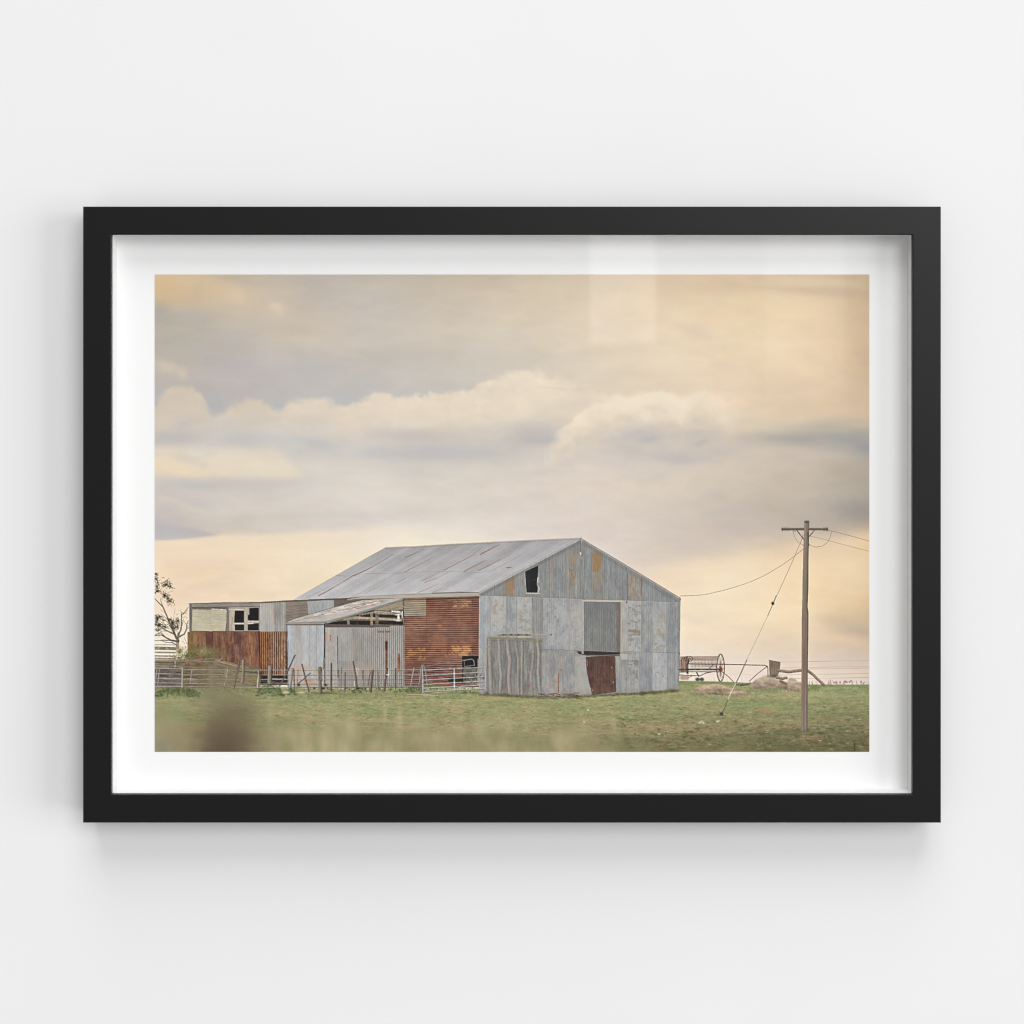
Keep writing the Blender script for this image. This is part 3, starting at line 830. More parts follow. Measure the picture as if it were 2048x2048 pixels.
line(V1((315, 899), (920, 897)), .8, (190, 140, 106), .7)
r_ = V1.box(925, 898, 1152, 1262)
sheet(V1((925, 898), (1150, 898), (1146, 1262), (930, 1262)), (126, 84, 60), 0, 0, "v", 14, 12, seed=120, ssz=(2, 30))
for k, xq in enumerate(np.arange(934, 1150, 15.6)):
    f = k / 14
    line(V1((xq + 5, 900), (xq + 4, 1258)), 1.6, (58 + 10 * f, 28 + 10 * f, 18 + 6 * f), .95)
    line(V1((xq - 4, 900), (xq - 5, 1258)), 1.5, (186 + 24 * f, 126 + 44 * f, 82 + 52 * f), .7 + .25 * f)
stain(V1.box(928, 900, 1150, 1258), (84, 42, 24), .45, 3, 12, .2, 121)
stain(V1.box(1060, 900, 1150, 1258), (222, 200, 174), .5, 2, 14, .25, 122)
line(V1((914, 896), (918, 1000), (926, 1200)), 2.2, (42, 30, 26), .9)
line(V1((925, 900), (1150, 899)), .8, (196, 150, 112), .7)
poly(V1((928, 1262), (1150, 1262), (1150, 1345), (928, 1345)), (40, 30, 28), 1, 0, 14, (6, 3), 123)
line(V1((1010, 1292), (1140, 1296)), 3, (150, 136, 122))
line(V1((1000, 1318), (1150, 1326)), 2, (120, 106, 96))
# under-growth behind the rails, left
poly(V1((40, 1130), (340, 1120), (780, 1160), (925, 1210), (925, 1400), (40, 1400)), (116, 104, 78), .9, 2, 34, (9, 4), 124)

# ---------------------------------------------------------------- main roof
roof = [(587, 1199.5), (640, 1169), (700, 1135), (740, 1112), (770.7, 1095.3), (830, 1093), (900, 1088.5), (1000, 1083.5), (1080, 1079.6), (1161.7, 1076), (1120, 1099), (1060, 1131), (1000, 1163), (960, 1185), (890, 1187), (822, 1188.2), (724, 1194.5), (650, 1197.5)]
rs, xs, ys = region(*bounds(roof))
m = poly_mask(roof, xs, ys)
X, Y = np.meshgrid(xs, ys)
u_ = X + (Y - 1076) * 1.75                      # runs along the sheets, ridge to eave
v0 = 168 + np.clip((Y - 1100) / 90, -.3, 1) * 24 + np.clip((X - 900) / 220, 0, 1) * 8
us, inv = np.linspace(u_.min(), u_.max(), 1400), None
lane = np.random.default_rng(5).normal(0, 1, 1400)
lane = np.convolve(lane, np.ones(6) / 6, "same") * 3.5 + np.convolve(np.random.default_rng(6).normal(0, 1, 1400), np.ones(40) / 40, "same") * 30
vv = v0 + np.interp(u_, us, lane) + fbm(xs, ys, 26, 12, 131, 4) * 9 + fbm(xs, ys, 2, 2, 132, 2) * 4 + 1.2 * np.sin(u_ * 2 * math.pi / 4.3)
rc = np.stack([vv, vv * .985 + .5, vv * .99], -1)
put(rs, m, rc)
line([(587, 1199.5), (640, 1169), (700, 1135), (740, 1112), (770.7, 1095.3)], .8, (128, 120, 118), .5)
line([(770.7, 1095), (830, 1093), (900, 1088.5), (1000, 1083.5), (1080, 1079.6), (1161.7, 1076)], 1.8, (186, 174, 156))
line([(770.7, 1097), (830, 1094.8), (900, 1090.4), (1000, 1085.4), (1080, 1081.4), (1158, 1078.4)], .8, (128, 118, 112), .8)
for k in range(26):
    xr = 790 + k * 14.2
    yr = float(np.interp(xr, [770.7, 900, 1000, 1161.7], [1097, 1090, 1085, 1078]))
    xe, ye = xr - (1190 - yr) * 1.75, 1190.0
    q_ = [(xr + (xe - xr) * t_, yr + (ye - yr) * t_) for t_ in (0, .33, .66, .93)]
    if xe < 600:
        q_ = q_[:3] if xe > 560 else q_[:2]
    line(q_, .7, (132, 128, 128) if k % 2 else (206, 202, 200), .32)
line(V2((490, 402), (640, 405), (740, 385), (1000, 380), (1200, 368), (1500, 366), (1760, 374), (1900, 350)), .7, (120, 116, 118), .65)
line(V2((490, 402), (700, 405)), .8, (112, 108, 110), .5)
RU = (152, 104, 76)
for p, w_, a_ in [(((995, 212), (920, 262), (800, 330), (720, 370), (635, 404)), 1.7, .95), (((635, 404), (560, 450), (470, 505), (400, 545), (335, 578)), 1.7, .95), (((430, 500), (330, 545), (220, 600)), .8, .5),
                  (((1270, 165), (1190, 205), (1100, 240)), 1.5, .7), (((1340, 242), (1250, 290), (1170, 330), (1098, 368)), 1.4, .9), (((1190, 375), (1110, 420), (1015, 468)), 1.1, .65),
                  (((1720, 210), (1600, 270), (1500, 322), (1435, 355)), 1.3, .95), (((1400, 370), (1300, 420), (1240, 448)), 1.2, .8), (((1475, 372), (1380, 420), (1270, 462)), 1.2, .7),
                  (((1925, 125), (1850, 170), (1760, 215)), 1.6, .8), (((1790, 270), (1700, 318), (1615, 364)), 1.3, .9), (((1932, 258), (1840, 310), (1745, 356)), 1.2, .95), (((1385, 475), (1300, 515), (1205, 552)), 1.2, .65),
                  (((1480, 482), (1420, 512), (1340, 550)), 1.0, .55), (((960, 445), (860, 500), (740, 560)), .8, .5), (((800, 500), (720, 545), (640, 580)), .7, .35), (((560, 455), (640, 405)), 1.2, .7)]:
    line(V2(*p), w_ * .7, RU, a_ * .68, w_ * 1.15)
    line(V2(*p[len(p) // 2:]), w_ * .7, (110, 68, 52), a_ * .55, w_ * .8)
for p, w_, a_ in [(((330, 122), (250, 160), (180, 195)), 1.6, .7), (((180, 150), (80, 225), (0, 272)), 1.1, .8), (((430, 200), (300, 268), (160, 338)), 1.3, .95), (((220, 255), (120, 305), (30, 350)), 1.2, .85), (((540, 200), (420, 265), (280, 330)), 1.0, .7)]:
    line(V3(*p), w_ * .7, (154, 108, 80), a_ * .65, w_ * 1.1)
line(V3((395, 318), (430, 312)), 1.6, (82, 72, 72), .9)
# eave fascia
poly(V2((590, 606), (720, 590), (1090, 562), (1400, 553), (1748, 548), (1750, 580), (1500, 588), (1250, 592), (1080, 600), (730, 606), (590, 616)), (180, 171, 156), 1, 0, 9, (20, 3), 140)
line(V2((470, 612), (720, 584), (1090, 565), (1400, 556), (1748, 548)), 1.0, (96, 88, 82), .8)
line(V2((1340, 556), (1570, 545), (1748, 550)), 1.4, (70, 62, 58), .8)
line(V2((120, 616), (470, 610), (730, 606), (1080, 602)), 1.2, (74, 64, 58), .8)
line(V2((1085, 602), (1260, 594), (1500, 590), (1750, 580)), 1.0, (92, 72, 60), .8)

# ---------------------------------------------------------------- rust-red side wall
wall = V2((1085, 602), (1260, 595), (1500, 590), (1748, 582), (1750, 1110), (1750, 1380), (1090, 1380))
sheet(wall, (136, 88, 68), 0, 0, "h", 8, 10, seed=150, ssz=(3, 30))
stain(V2.box(1290, 596, 1748, 760), (122, 70, 56), .7, 20, 8, -.2, 151)
for (bx, col, a, sd, th) in [((1460, 606, 1690, 690), (198, 144, 92), .75, 152, -.1), ((1100, 760, 1480, 900), (176, 112, 74), .7, 153, 0), ((1100, 1020, 1290, 1150), (180, 122, 68), .8, 154, -.1), ((1440, 1005, 1690, 1120), (206, 146, 84), .85, 155, -.1),
                             ((1290, 900, 1480, 1110), (166, 104, 72), .6, 156, 0), ((1690, 640, 1748, 1100), (124, 72, 62), .7, 157, -.2), ((1090, 1150, 1600, 1360), (112, 66, 52), .6, 158, -.1), ((1290, 760, 1660, 960), (150, 88, 62), .5, 159, 0)]:
    stain(V2.box(*bx), col, a, 10, 5, th, sd, 4)
sheet(V2((1088, 604), (1283, 597), (1283, 750), (1088, 757)), (160, 143, 118), 0, 0, "h", 8, 10, seed=160)
sl, xs, ys = region(*bounds(wall))
m = poly_mask(wall, xs, ys)
X, Y = np.meshgrid(xs, ys)
x0w, x1w = 560 + 1085 / 4.391, 560 + 1750 / 4.391
t = (X - x0w) / (x1w - x0w)
yt, yb = 1197 + t * (1192.5 - 1197), 1374 + t * 4
ph = (Y - yt) / (yb - yt) * 43
st = np.sin(2 * math.pi * ph)
jit_ = 1 + .35 * fbm(xs, ys, 22, 5, 161, 3)
C[sl] += (m * st * 29 * jit_)[..., None] * np.array([1.0, .86, .74], np.float32)
C[sl] += (m * np.clip(-st - .6, 0, 1) * -22 * jit_)[..., None] * np.array([1.0, .8, .7], np.float32)
line(V2((1285, 597), (1285, 1360)), .8, (104, 60, 46), .6)
line(V2((1478, 592), (1476, 1100)), .7, (104, 60, 46), .45)
line(V2((1690, 590), (1688, 1105)), .8, (92, 54, 46), .6)
line(V2((1088, 605), (1092, 1370)), 1.4, (60, 40, 36), .85)
poly(V2((1600, 1108), (1746, 1104), (1746, 1330), (1600, 1330)), (28, 25, 25))
poly(V2((1470, 1295), (1610, 1300), (1610, 1340), (1480, 1335)), (40, 32, 28), .9, .6)

# ---------------------------------------------------------------- lean-to
openg = V2((405, 820), (640, 745), (850, 688), (1085, 612), (1085, 870), (405, 860))
poly(openg, (118, 104, 88), 1, 0, 22, (12, 4), 170)
poly(V2((405, 815), (600, 795), (1080, 800), (1086, 856), (405, 858)), (36, 30, 30), 1, 0, 8, (8, 5), 171)
poly(V2((660, 755), (780, 715), (1085, 705), (1085, 770), (800, 765)), (46, 38, 36), 1)
poly(V2((800, 695), (1075, 625), (1080, 695), (830, 712)), (160, 146, 122), 1, 0, 14, (14, 2.4), 172)
for yq in (640, 655, 670, 684):
    line(V2((1078 - (yq - 625) * 3, yq + 8), (1084, yq - 6)), .8, (120, 106, 88), .6)
line(V2((700, 745), (1000, 690), (1084, 672)), 3.4, (150, 138, 120))
line(V2((815, 705), (990, 712)), 1.2, (40, 34, 32))
line(V2((840, 724), (1060, 735)), 6.5, (168, 154, 136))
line(V2((655, 772), (860, 778), (1060, 792)), 4.2, (182, 166, 146))
line(V2((655, 782), (860, 788), (1060, 802)), 1.0, (70, 60, 54), .8)
line(V2((560, 785), (700, 760)), 3.0, (160, 146, 126))
line(V2((850, 800), (950, 815), (1084, 850)), 2.2, (60, 52, 48))
line(V2((810, 838), (1084, 842)), 4.0, (140, 128, 112))
for (xq, y0, y1, w_, col) in [(600, 795, 852, 5.6, (132, 124, 120)), (806, 738, 856, 5.4, (174, 154, 124)), (852, 742, 830, 6.6, (126, 112, 98)), (680, 800, 850, 4, (52, 50, 56))]:
    line(V2((xq, y0), (xq - 2, y1)), w_, col)
for p, w_ in [(((985, 714), (1052, 718)), 3.2), (((1074, 714), (1074, 768)), 2.2), (((1040, 755), (1040, 778)), 4.6), (((1010, 745), (1050, 742)), 1.5), (((1020, 796), (1048, 797)), 1.6)]:
    line(V2(*p), w_, (250, 240, 230))
lroof = V2((52, 812), (140, 778), (330, 722), (480, 680), (620, 642), (720, 618), (900, 606), (1072, 600), (1000, 628), (850, 672), (640, 738), (396, 806))
sheet(lroof, (214, 204, 196), 0, 0, "h", 6, 9, seed=180)
sl, xs, ys = region(*bounds(lroof))
m = poly_mask(lroof, xs, ys)
for k in range(130):
    x, y = rng.uniform(90, 900), 0
    t_ = (x - 52) / 1000
    y = 800 - 195 * t_ + rng.uniform(-60, 20) * (1 - t_ * .6)
    l = rng.uniform(20, 75)
    p = V2((x, y), (x + l, y - l * rng.uniform(.12, .3)))
    r2 = region(*bounds(p))
    mm = poly_mask(lroof, r2[1], r2[2])
    if mm.mean() > .85:
        line(p, rng.uniform(.7, 1.8), (164, 112, 88) if rng.random() < .6 else (232, 224, 216), rng.uniform(.4, .9))
sheet(V2((396, 800), (640, 735), (850, 668), (1000, 624), (1080, 600), (1084, 614), (1000, 645), (850, 690), (640, 752), (412, 824)), (158, 152, 144), 0, 0, "h", 8, 5, seed=181)
line(V2((396, 803), (640, 737), (850, 670), (1076, 602)), .7, (206, 198, 190), .7)
line(V2((410, 824), (640, 754), (850, 692), (1080, 618)), .9, (66, 58, 52), .8)
sheet(V2((48, 812), (395, 806), (392, 828), (52, 830)), (170, 163, 152), 0, 0, "h", 8, 4, seed=182)
line(V2((52, 832), (392, 832)), 1.3, (84, 76, 70), .9)
line(V2((46, 812), (396, 805)), .7, (90, 80, 74), .7)
poly(V2((58, 830), (405, 826), (1092, 840), (1092, 1385), (66, 1385)), (96, 88, 82))
# front wall of the lean-to
for (x0, x1, col, sd) in [(60, 128, (178, 186, 196), 1), (128, 185, (184, 178, 172), 2), (185, 262, (188, 190, 194), 3), (262, 320, (184, 187, 190), 4), (320, 388, (182, 187, 192), 5)]:
    sheet(V2((x0, 838), (x1, 836), (x1, 1378), (x0 + (8 if x0 == 60 else 0), 1378)), col, 0, 0, "v", 5, 5, seed=190 + sd, ssz=(5, 50))
stain(V2.box(62, 1170, 388, 1378), (206, 172, 146), .8, 30, 14, -.25, 196, 8)
stain(V2.box(200, 1290, 388, 1378), (202, 152, 118), .7, 10, 10, -.1, 197, 4)
line(V2((145, 840), (148, 880)), 1.4, (166, 130, 108), .6)
line(V2((262, 950), (262, 1180)), .6, (158, 160, 164), .7)
line(V2((322, 940), (322, 1190)), .6, (162, 164, 168), .7)
line(V2((262, 950), (290, 940), (322, 942)), .6, (160, 162, 166), .6)
line(V2((128, 840), (126, 1370)), .7, (160, 156, 152), .6)
line(V2((62, 838), (70, 1000), (66, 1190), (72, 1370)), 1.6, (90, 84, 80), .8)
line(V2((390, 828), (392, 1000), (386, 1140), (378, 1220)), 1.9, (62, 54, 52), .9)
line(V2((385, 1125), (455, 1128)), 1.0, (130, 124, 122), .8)
poly(V2((384, 1125), (402, 1128), (384, 1215), (376, 1210)), (140, 130, 126), .8)
# right wall of the lean-to
base = V2((398, 856), (640, 854), (836, 858), (840, 852), (964, 852), (966, 842), (1086, 842), (1090, 1375), (398, 1385))
sheet(base, (166, 160, 153), 0, 0, "v", 6, 6, seed=200)
sheet(V2((398, 858), (506, 858), (506, 1385), (398, 1385)), (184, 174, 166), 0, 0, "v", 4, 6, seed=201)
sheet(V2((512, 858), (630, 856), (630, 1150), (512, 1150)), (172, 168, 164), 0, 0, "v", 6, 6, seed=202)
for k, xq in enumerate(np.arange(520, 1090, 17.6)):
    f = np.clip((xq - 600) / 250, .25, 1)
    top = 842 if xq > 965 else 858
    line(V2((xq, top), (xq + 1, 1372)), 1.8, (116, 110, 104), .55 * f)
    line(V2((xq + 8, top), (xq + 9, 1372)), 1.5, (206, 200, 192), .5 * f)
stain(V2.box(520, 1150, 860, 1375), (180, 156, 138), .55, 14, 20, -.05, 203, 6)
stain(V2.box(600, 860, 860, 1200), (176, 164, 144), .5, 10, 30, .05, 204, 6)
for (xq, y0, y1, w_, col) in [(505, 935, 1180, 2.1, (120, 62, 42)), (503, 1000, 1300, 1.4, (160, 112, 86)), (935, 985, 1230, 5.0, (104, 58, 36)), (932, 880, 985, 1.8, (170, 126, 96)), (926, 1030, 1215, 1.8, (178, 116, 74)), (1046, 1090, 1240, 3.2, (122, 70, 44)), (1036, 1130, 1250, 3.0, (170, 116, 80)), (1078, 850, 1250, 1.2, (128, 112, 100)), (405, 900, 970, 1.6, (186, 130, 100)), (442, 925, 945, 1.8, (158, 92, 66)), (442, 955, 970, 1.8, (158, 92, 66))]:
    line(V2((xq, y0), (xq + 1, (y0 + y1) / 2), (xq - 1, y1)), w_, col, .85, w_ * .7)
poly(V2((1036, 1130), (1048, 1085), (1054, 1130), (1056, 1230), (1048, 1180)), (112, 62, 40), .85, .5)
poly(V2((924, 985), (938, 970), (946, 990), (942, 1060), (926, 1050)), (72, 42, 32), .85, .5)
for k in range(11):       # faded stencil marks
    xq = 862 + k * 9.6 + (7 if k > 5 else 0)
    line(V2((xq, 884 + rng.uniform(0, 4)), (xq + rng.uniform(-2, 2), 900)), 1.3, (98, 84, 76), .8)
    line(V2((xq, 890 + rng.uniform(-5, 5)), (xq + 6, 890)), 1.1, (98, 84, 76), .7)
line(V2((840, 858), (840, 1150)), .7, (120, 112, 106), .6)
line(V2((964, 845), (964, 1370)), .7, (120, 112, 106), .6)

# ---------------------------------------------------------------- gable end
gable = [(958.5, 1186.5), (1010, 1159), (1080, 1121), (1161.7, 1077.5), (1250, 1130), (1361, 1197.5), (1358.5, 1380), (1283, 1386), (1180, 1391), (1085, 1394), (959, 1388)]
sheet(gable, (152, 153, 152), 3.7, 3, "v", 7, 6, seed=210)


def roof_y(x):
    return np.interp(x, [958.5, 1161.7, 1361], [1186.5, 1077.5, 1197.5])


def seam1(x):
    return np.interp(x, [958, 1163, 1360], [1190.7, 1197.6, 1204.4])


def seam2(x):
    return np.interp(x, [958, 1084, 1253, 1360], [1295.7, 1298.8, 1303.3, 1306.2])


def foot(x):
    return np.interp(x, [958, 1085, 1180, 1283, 1360], [1388, 1394, 1391, 1386, 1380])


def panel(x0, x1, f0, f1, col, sd, per=4.4, am=8, streak=7, blot=6, edge=.35):
    a_, b_ = V3.x(x0), V3.x(x1)
    q = [a_, b_] if not (a_ < 1161.7 < b_ and f0 is roof_y) else [a_, 1161.7, b_]
    pts = [(x, float(f0(x))) for x in q] + [(b_, float(f1(b_))), (a_, float(f1(a_)))]
    sheet(pts, col, per, am, "v", streak, blot, seed=sd)
    line([pts[0], pts[-1]], .8, np.asarray(col) * .66, edge)


for k, (x0, x1, col) in enumerate([(160, 360, (154, 157, 157)), (360, 445, (158, 150, 136)), (445, 548, (150, 153, 152)), (548, 672, (148, 150, 148)), (672, 780, (152, 152, 147)), (780, 885, (150, 154, 156)), (885, 1005, (156, 154, 148)),
                                   (1005, 1042, (146, 148, 148)), (1042, 1110, (148, 152, 154)), (1110, 1198, (152, 148, 140)), (1198, 1300, (149, 153, 155)), (1300, 1405, (146, 150, 152)), (1405, 1525, (162, 157, 148)), (1525, 1640, (150, 154, 157)), (1640, 1852, (148, 152, 155))]):
    panel(x0, x1, roof_y, seam1, col, 220 + k, 4.4, 5)
for k, (x0, x1, col) in enumerate([(160, 258, (166, 170, 175)), (258, 388, (174, 175, 172)), (388, 480, (162, 165, 168)), (480, 605, (174, 175, 170)), (605, 695, (156, 155, 153)), (695, 800, (164, 166, 170)), (800, 910, (166, 168, 173)), (910, 1030, (171, 169, 166)),
                                   (1030, 1350, (150, 150, 146)), (1350, 1405, (178, 173, 165)), (1405, 1525, (173, 172, 168)), (1525, 1615, (158, 161, 163)), (1615, 1735, (170, 170, 168)), (1735, 1842, (157, 160, 164))]):
    panel(x0, x1, seam1, seam2, col, 240 + k, 4.4, 2.5 + 2 * (k % 3), 6, 10)
for k, (x0, x1, col) in enumerate([(160, 225, (168, 168, 165)), (225, 690, (142, 138, 132)), (690, 830, (164, 162, 158)), (830, 872, (160, 158, 156)), (872, 962, (162, 162, 163)), (962, 1100, (166, 162, 157)), (1100, 1312, (150, 148, 146)), (1312, 1395, (160, 160, 158)),
                                   (1395, 1510, (168, 166, 163)), (1510, 1615, (158, 160, 165)), (1615, 1740, (173, 176, 180)), (1740, 1842, (161, 163, 166))]):
    panel(x0, x1, seam2, foot, col, 260 + k, 4.4, 2.5 + 2 * (k % 2), 6, 10)
# pale oxide blotches on the patched sheets
for (x0_, y0_, x1_, y1_, sd) in [(262, 560, 386, 868, 1), (482, 562, 604, 866, 2), (1408, 600, 1522, 1020, 3), (1618, 770, 1734, 1024, 4), (1400, 1040, 1508, 1360, 5), (1618, 1045, 1738, 1300, 6), (700, 580, 905, 995, 7), (970, 1065, 1075, 1375, 8), (1540, 615, 1610, 760, 9), (915, 600, 1025, 990, 10)]:
    stain(V3.box(x0_, y0_, x1_, y1_), (206, 204, 198), .55 if sd in (1, 2, 3, 4, 5, 6) else .3, 7, 11, -.02, 700 + sd, 1.0, clip=gable)
    stain(V3.box(x0_, y0_, x1_, y1_), (150, 148, 144), .6, 6, 4, .2, 720 + sd, 1.0, clip=gable)
# rust and old paint on single sheets
for (bx, col, a, sx, sy, th, sd) in [
        ((365, 400, 444, 548), (176, 134, 84), .75, 5, 20, -.2, 281), ((905, 180, 985, 560), (176, 142, 98), .65, 5, 14, .0, 282), ((900, 320, 975, 470), (172, 118, 66), .7, 4, 7, .15, 283), ((1108, 185, 1195, 360), (168, 128, 76), .8, 5, 12, -.25, 284), ((1110, 360, 1195, 500), (170, 150, 116), .55, 5, 12, -.1, 285),
        ((1405, 355, 1525, 588), (168, 124, 88), .6, 3, 9, .12, 286), ((770, 230, 785, 400), (170, 132, 100), .6, 4, 20, -.2, 287), ((265, 560, 388, 720), (176, 150, 122), .6, 7, 14, .0, 288), ((265, 740, 388, 870), (188, 188, 182), .7, 10, 14, -.1, 289), ((480, 640, 600, 860), (166, 150, 124), .7, 7, 9, .1, 290),
        ((258, 560, 600, 870), (192, 192, 186), .5, 9, 14, .05, 291), ((1405, 620, 1525, 720), (134, 138, 140), .7, 7, 5, .1, 292), ((1405, 760, 1525, 800), (136, 138, 140), .8, 8, 4, .0, 293), ((1410, 830, 1522, 890), (146, 132, 114), .85, 10, 7, -.2, 294), ((1405, 900, 1525, 960), (150, 148, 142), .6, 8, 5, .0, 295),
        ((1620, 770, 1735, 1010), (186, 186, 180), .6, 7, 9, .05, 296), ((1640, 840, 1735, 885), (186, 150, 112), .85, 10, 6, -.3, 297), ((1670, 690, 1735, 790), (182, 152, 116), .65, 5, 9, .05, 298), ((1630, 960, 1735, 1010), (162, 148, 128), .6, 9, 5, .0, 299),
        ((1400, 1085, 1510, 1140), (128, 134, 138), .8, 10, 6, -.15, 300), ((1400, 1170, 1500, 1260), (138, 142, 144), .75, 7, 7, .05, 301), ((1400, 1260, 1510, 1365), (178, 172, 164), .5, 8, 8, .0, 302), ((1525, 620, 1735, 770), (172, 174, 174), .5, 6, 20, .05, 303), ((700, 1200, 1080, 1380), (188, 174, 160), .5, 8, 12, .0, 304),
        ((700, 570, 910, 1000), (178, 178, 180), .5, 5, 26, .0, 305), ((915, 600, 1030, 1000), (184, 178, 170), .5, 5, 26, .0, 306), ((965, 1060, 1080, 1380), (180, 174, 166), .6, 8, 12, -.1, 307), ((1740, 690, 1842, 900), (140, 146, 152), .6, 5, 18, .05, 308)]:
    stain(V3.box(*bx), col, a, sx, sy, th, sd, 2.5, clip=gable)
for (xq, y0, y1, w_, col, a) in [(440, 405, 545, 2.0, (178, 122, 66), .7), (1407, 358, 585, 2.0, (150, 92, 64), .75), (1521, 410, 545, 2.0, (142, 84, 64), .75), (1116, 200, 345, 1.4, (170, 116, 58), .7), (1135, 200, 340, 1.4, (170, 116, 58), .6), (1158, 200, 335, 1.4, (160, 112, 60), .6), (1178, 215, 340, 1.4, (160, 112, 60), .6),
                                 (826, 1205, 1365, 1.9, (140, 80, 54), .85), (780, 1265, 1305, 2.4, (176, 136, 88), .6), (1810, 640, 765, 1.0, (92, 96, 102), .9), (975, 360, 560, 1.0, (206, 200, 188), .6), (970, 350, 400, 1.4, (150, 100, 70), .7), (938, 365, 385, 2.2, (158, 100, 60), .8), (918, 320, 350, 2.0, (170, 112, 56), .7),
                                 (950, 1110, 1200, 1.0, (112, 108, 106), .7), (1400, 600, 612, 2.4, (142, 70, 62), .9)]:
    line(V3((xq, y0), (xq, y1)), w_, col, a)
# seams
line([(x, float(seam1(x))) for x in np.linspace(959, 1359, 30)], 1.0, (118, 118, 118), .75)
line([(x, float(seam1(x)) + 1.1) for x in np.linspace(959, 1359, 30)], .6, (190, 190, 188), .5)
line([(x, float(seam2(x)) + .6 * math.sin(x)) for x in np.linspace(1084, 1157, 16)], 1.1, (104, 102, 100), .85)
line([(x, float(seam2(x))) for x in np.linspace(1252, 1359, 16)], 1.0, (112, 112, 112), .8)
line([(x, float(seam2(x))) for x in np.linspace(959, 1084, 16)], .8, (120, 118, 114), .6)
# gable trims
line([(959, 1186), (1010, 1158.7), (1080, 1121), (1161, 1077.7)], 3.4, (176, 175, 170))
line([(959, 1188.6), (1010, 1161.2), (1080, 1123.6), (1161, 1080.4)], .9, (116, 114, 110), .85)
line([(959, 1184), (1010, 1156.8), (1080, 1119), (1159, 1076.9)], .6, (120, 114, 110), .7)
line([(1162, 1078.5), (1250, 1131), (1360, 1198)], 4.2, (158, 156, 150))
line([(1162, 1076.6), (1250, 1128.8), (1361, 1196)], .9, (104, 96, 90), .9)
line([(1164, 1082), (1250, 1133.6), (1357, 1198.5)], .9, (108, 106, 104), .8)
line([(1166, 1086), (1250, 1137), (1354, 1200)], .8, (176, 172, 164), .5)
line(V3((1845, 578), (1852, 584)), 2.2, (120, 108, 100))
line(V3((165, 548), (160, 990), (163, 1340)), 1.5, (190, 190, 188), .8)
line(V3((1838, 605), (1838, 1330)), 1.8, (134, 130, 126), .8)
line(V3((1818, 610), (1820, 1300)), .8, (190, 188, 184), .6)
# mast bracket at the apex
line(V3((1012, 70), (1014, 190), (1020, 330)), 1.2, (96, 90, 86), .8)
line(V3((1018, 60), (1022, 110)), 2.2, (176, 170, 160))
poly(V3((1005, 190), (1030, 196), (1032, 246), (1008, 246)), (150, 146, 138))
line(V3((1010, 190), (1016, 205)), 2.2, (228, 222, 212))
line(V3((1024, 202), (1024, 214)), 2.2, (98, 82, 72))
line(V3((1030, 225), (1058, 225)), 1.1, (126, 120, 114))
line(V3((1042, 150), (1042, 225)), 1.2, (128, 124, 120), .8)
# loft opening
poly(V3((545, 350), (658, 296), (650, 526), (556, 526)), (34, 34, 37))
poly(V3((560, 370), (580, 360), (584, 520), (566, 520)), (58, 58, 60), .5, 1)
line(V3((560, 440), (650, 410)), 1.6, (66, 64, 62), .5)
line(V3((545, 350), (556, 528)), 1.3, (188, 184, 174))
line(V3((545, 345), (660, 290)), 1.4, (170, 168, 160))
line(V3((655, 400), (650, 460), (666, 490), (655, 524)), 2.2, (202, 194, 184))
line(V3((662, 300), (662, 440)), 1.6, (156, 156, 152))
line(V3((556, 530), (668, 534)), 2.0, (196, 186, 172))
# big sliding door
poly(V3((1028, 586), (1368, 590), (1368, 604), (1028, 602)), (188, 180, 166))
line(V3((1030, 604), (1350, 606)), 1.0, (100, 96, 92))
sheet(V3((1040, 606), (1338, 610), (1338, 1022), (1040, 1022)), (136, 138, 137), 4.3, 7, "v", 5, 5, seed=320)
line(V3((1034, 600), (1036, 1020)), 2.2, (196, 190, 180))
line(V3((1042, 606), (1042, 1020)), .9, (98, 98, 96), .8)
poly(V3((1326, 608), (1352, 606), (1350, 1040), (1322, 1030)), (126, 112, 102), 1, 0, 10, (3, 14), 321)
line(V3((1352, 604), (1350, 1080)), 1.2, (186, 178, 168))
line(V3((1322, 610), (1322, 1026)), .9, (92, 84, 78), .8)
poly(V3((1350, 1040), (1408, 1040), (1408, 1092), (1356, 1092)), (184, 178, 170), .9)
line(V3((1356, 1092), (1408, 1090)), 1.0, (130, 110, 96), .8)
poly(V3((978, 1020), (1060, 1016), (1345, 1028), (1340, 1056), (1060, 1056), (1000, 1042)), (56, 50, 46), 1, 0, 10, (8, 3), 322)
line(V3((1020, 1050), (1180, 1054), (1340, 1046)), 1.5, (146, 134, 120), .8)
poly(V3((1020, 1000), (1040, 1000), (1040, 1042), (1020, 1042)), (160, 154, 146))
line(V3((1018, 1086), (1050, 1076)), 2.0, (120, 108, 98))
# rust-red low door
rd = V3((1060, 1066), (1180, 1058), (1302, 1060), (1306, 1180), (1312, 1360), (1230, 1372), (1115, 1384), (1090, 1300), (1068, 1200), (1060, 1120))
sheet(rd, (98, 66, 54), 3.6, 2.5, "v", 6, 7, seed=330)
stain(V3.box(1070, 1180, 1310, 1380), (126, 90, 76), .5, 8, 16, .0, 331, 3, clip=rd)
line(V3((1060, 1066), (1064, 1180), (1090, 1300), (1112, 1382)), 1.2, (78, 52, 46), .9)
line(V3((1066, 1090), (1072, 1140)), 1.3, (196, 160, 138), .6)
for p in ((1274, 1155), (1288, 1278), (1096, 1330), (1112, 1346)):
    blob(*V3(p)[0], 1, 1.6, (206, 182, 164), .8)
blob(*V3((852, 1176))[0], 2, 1.6, (110, 108, 108), .8)
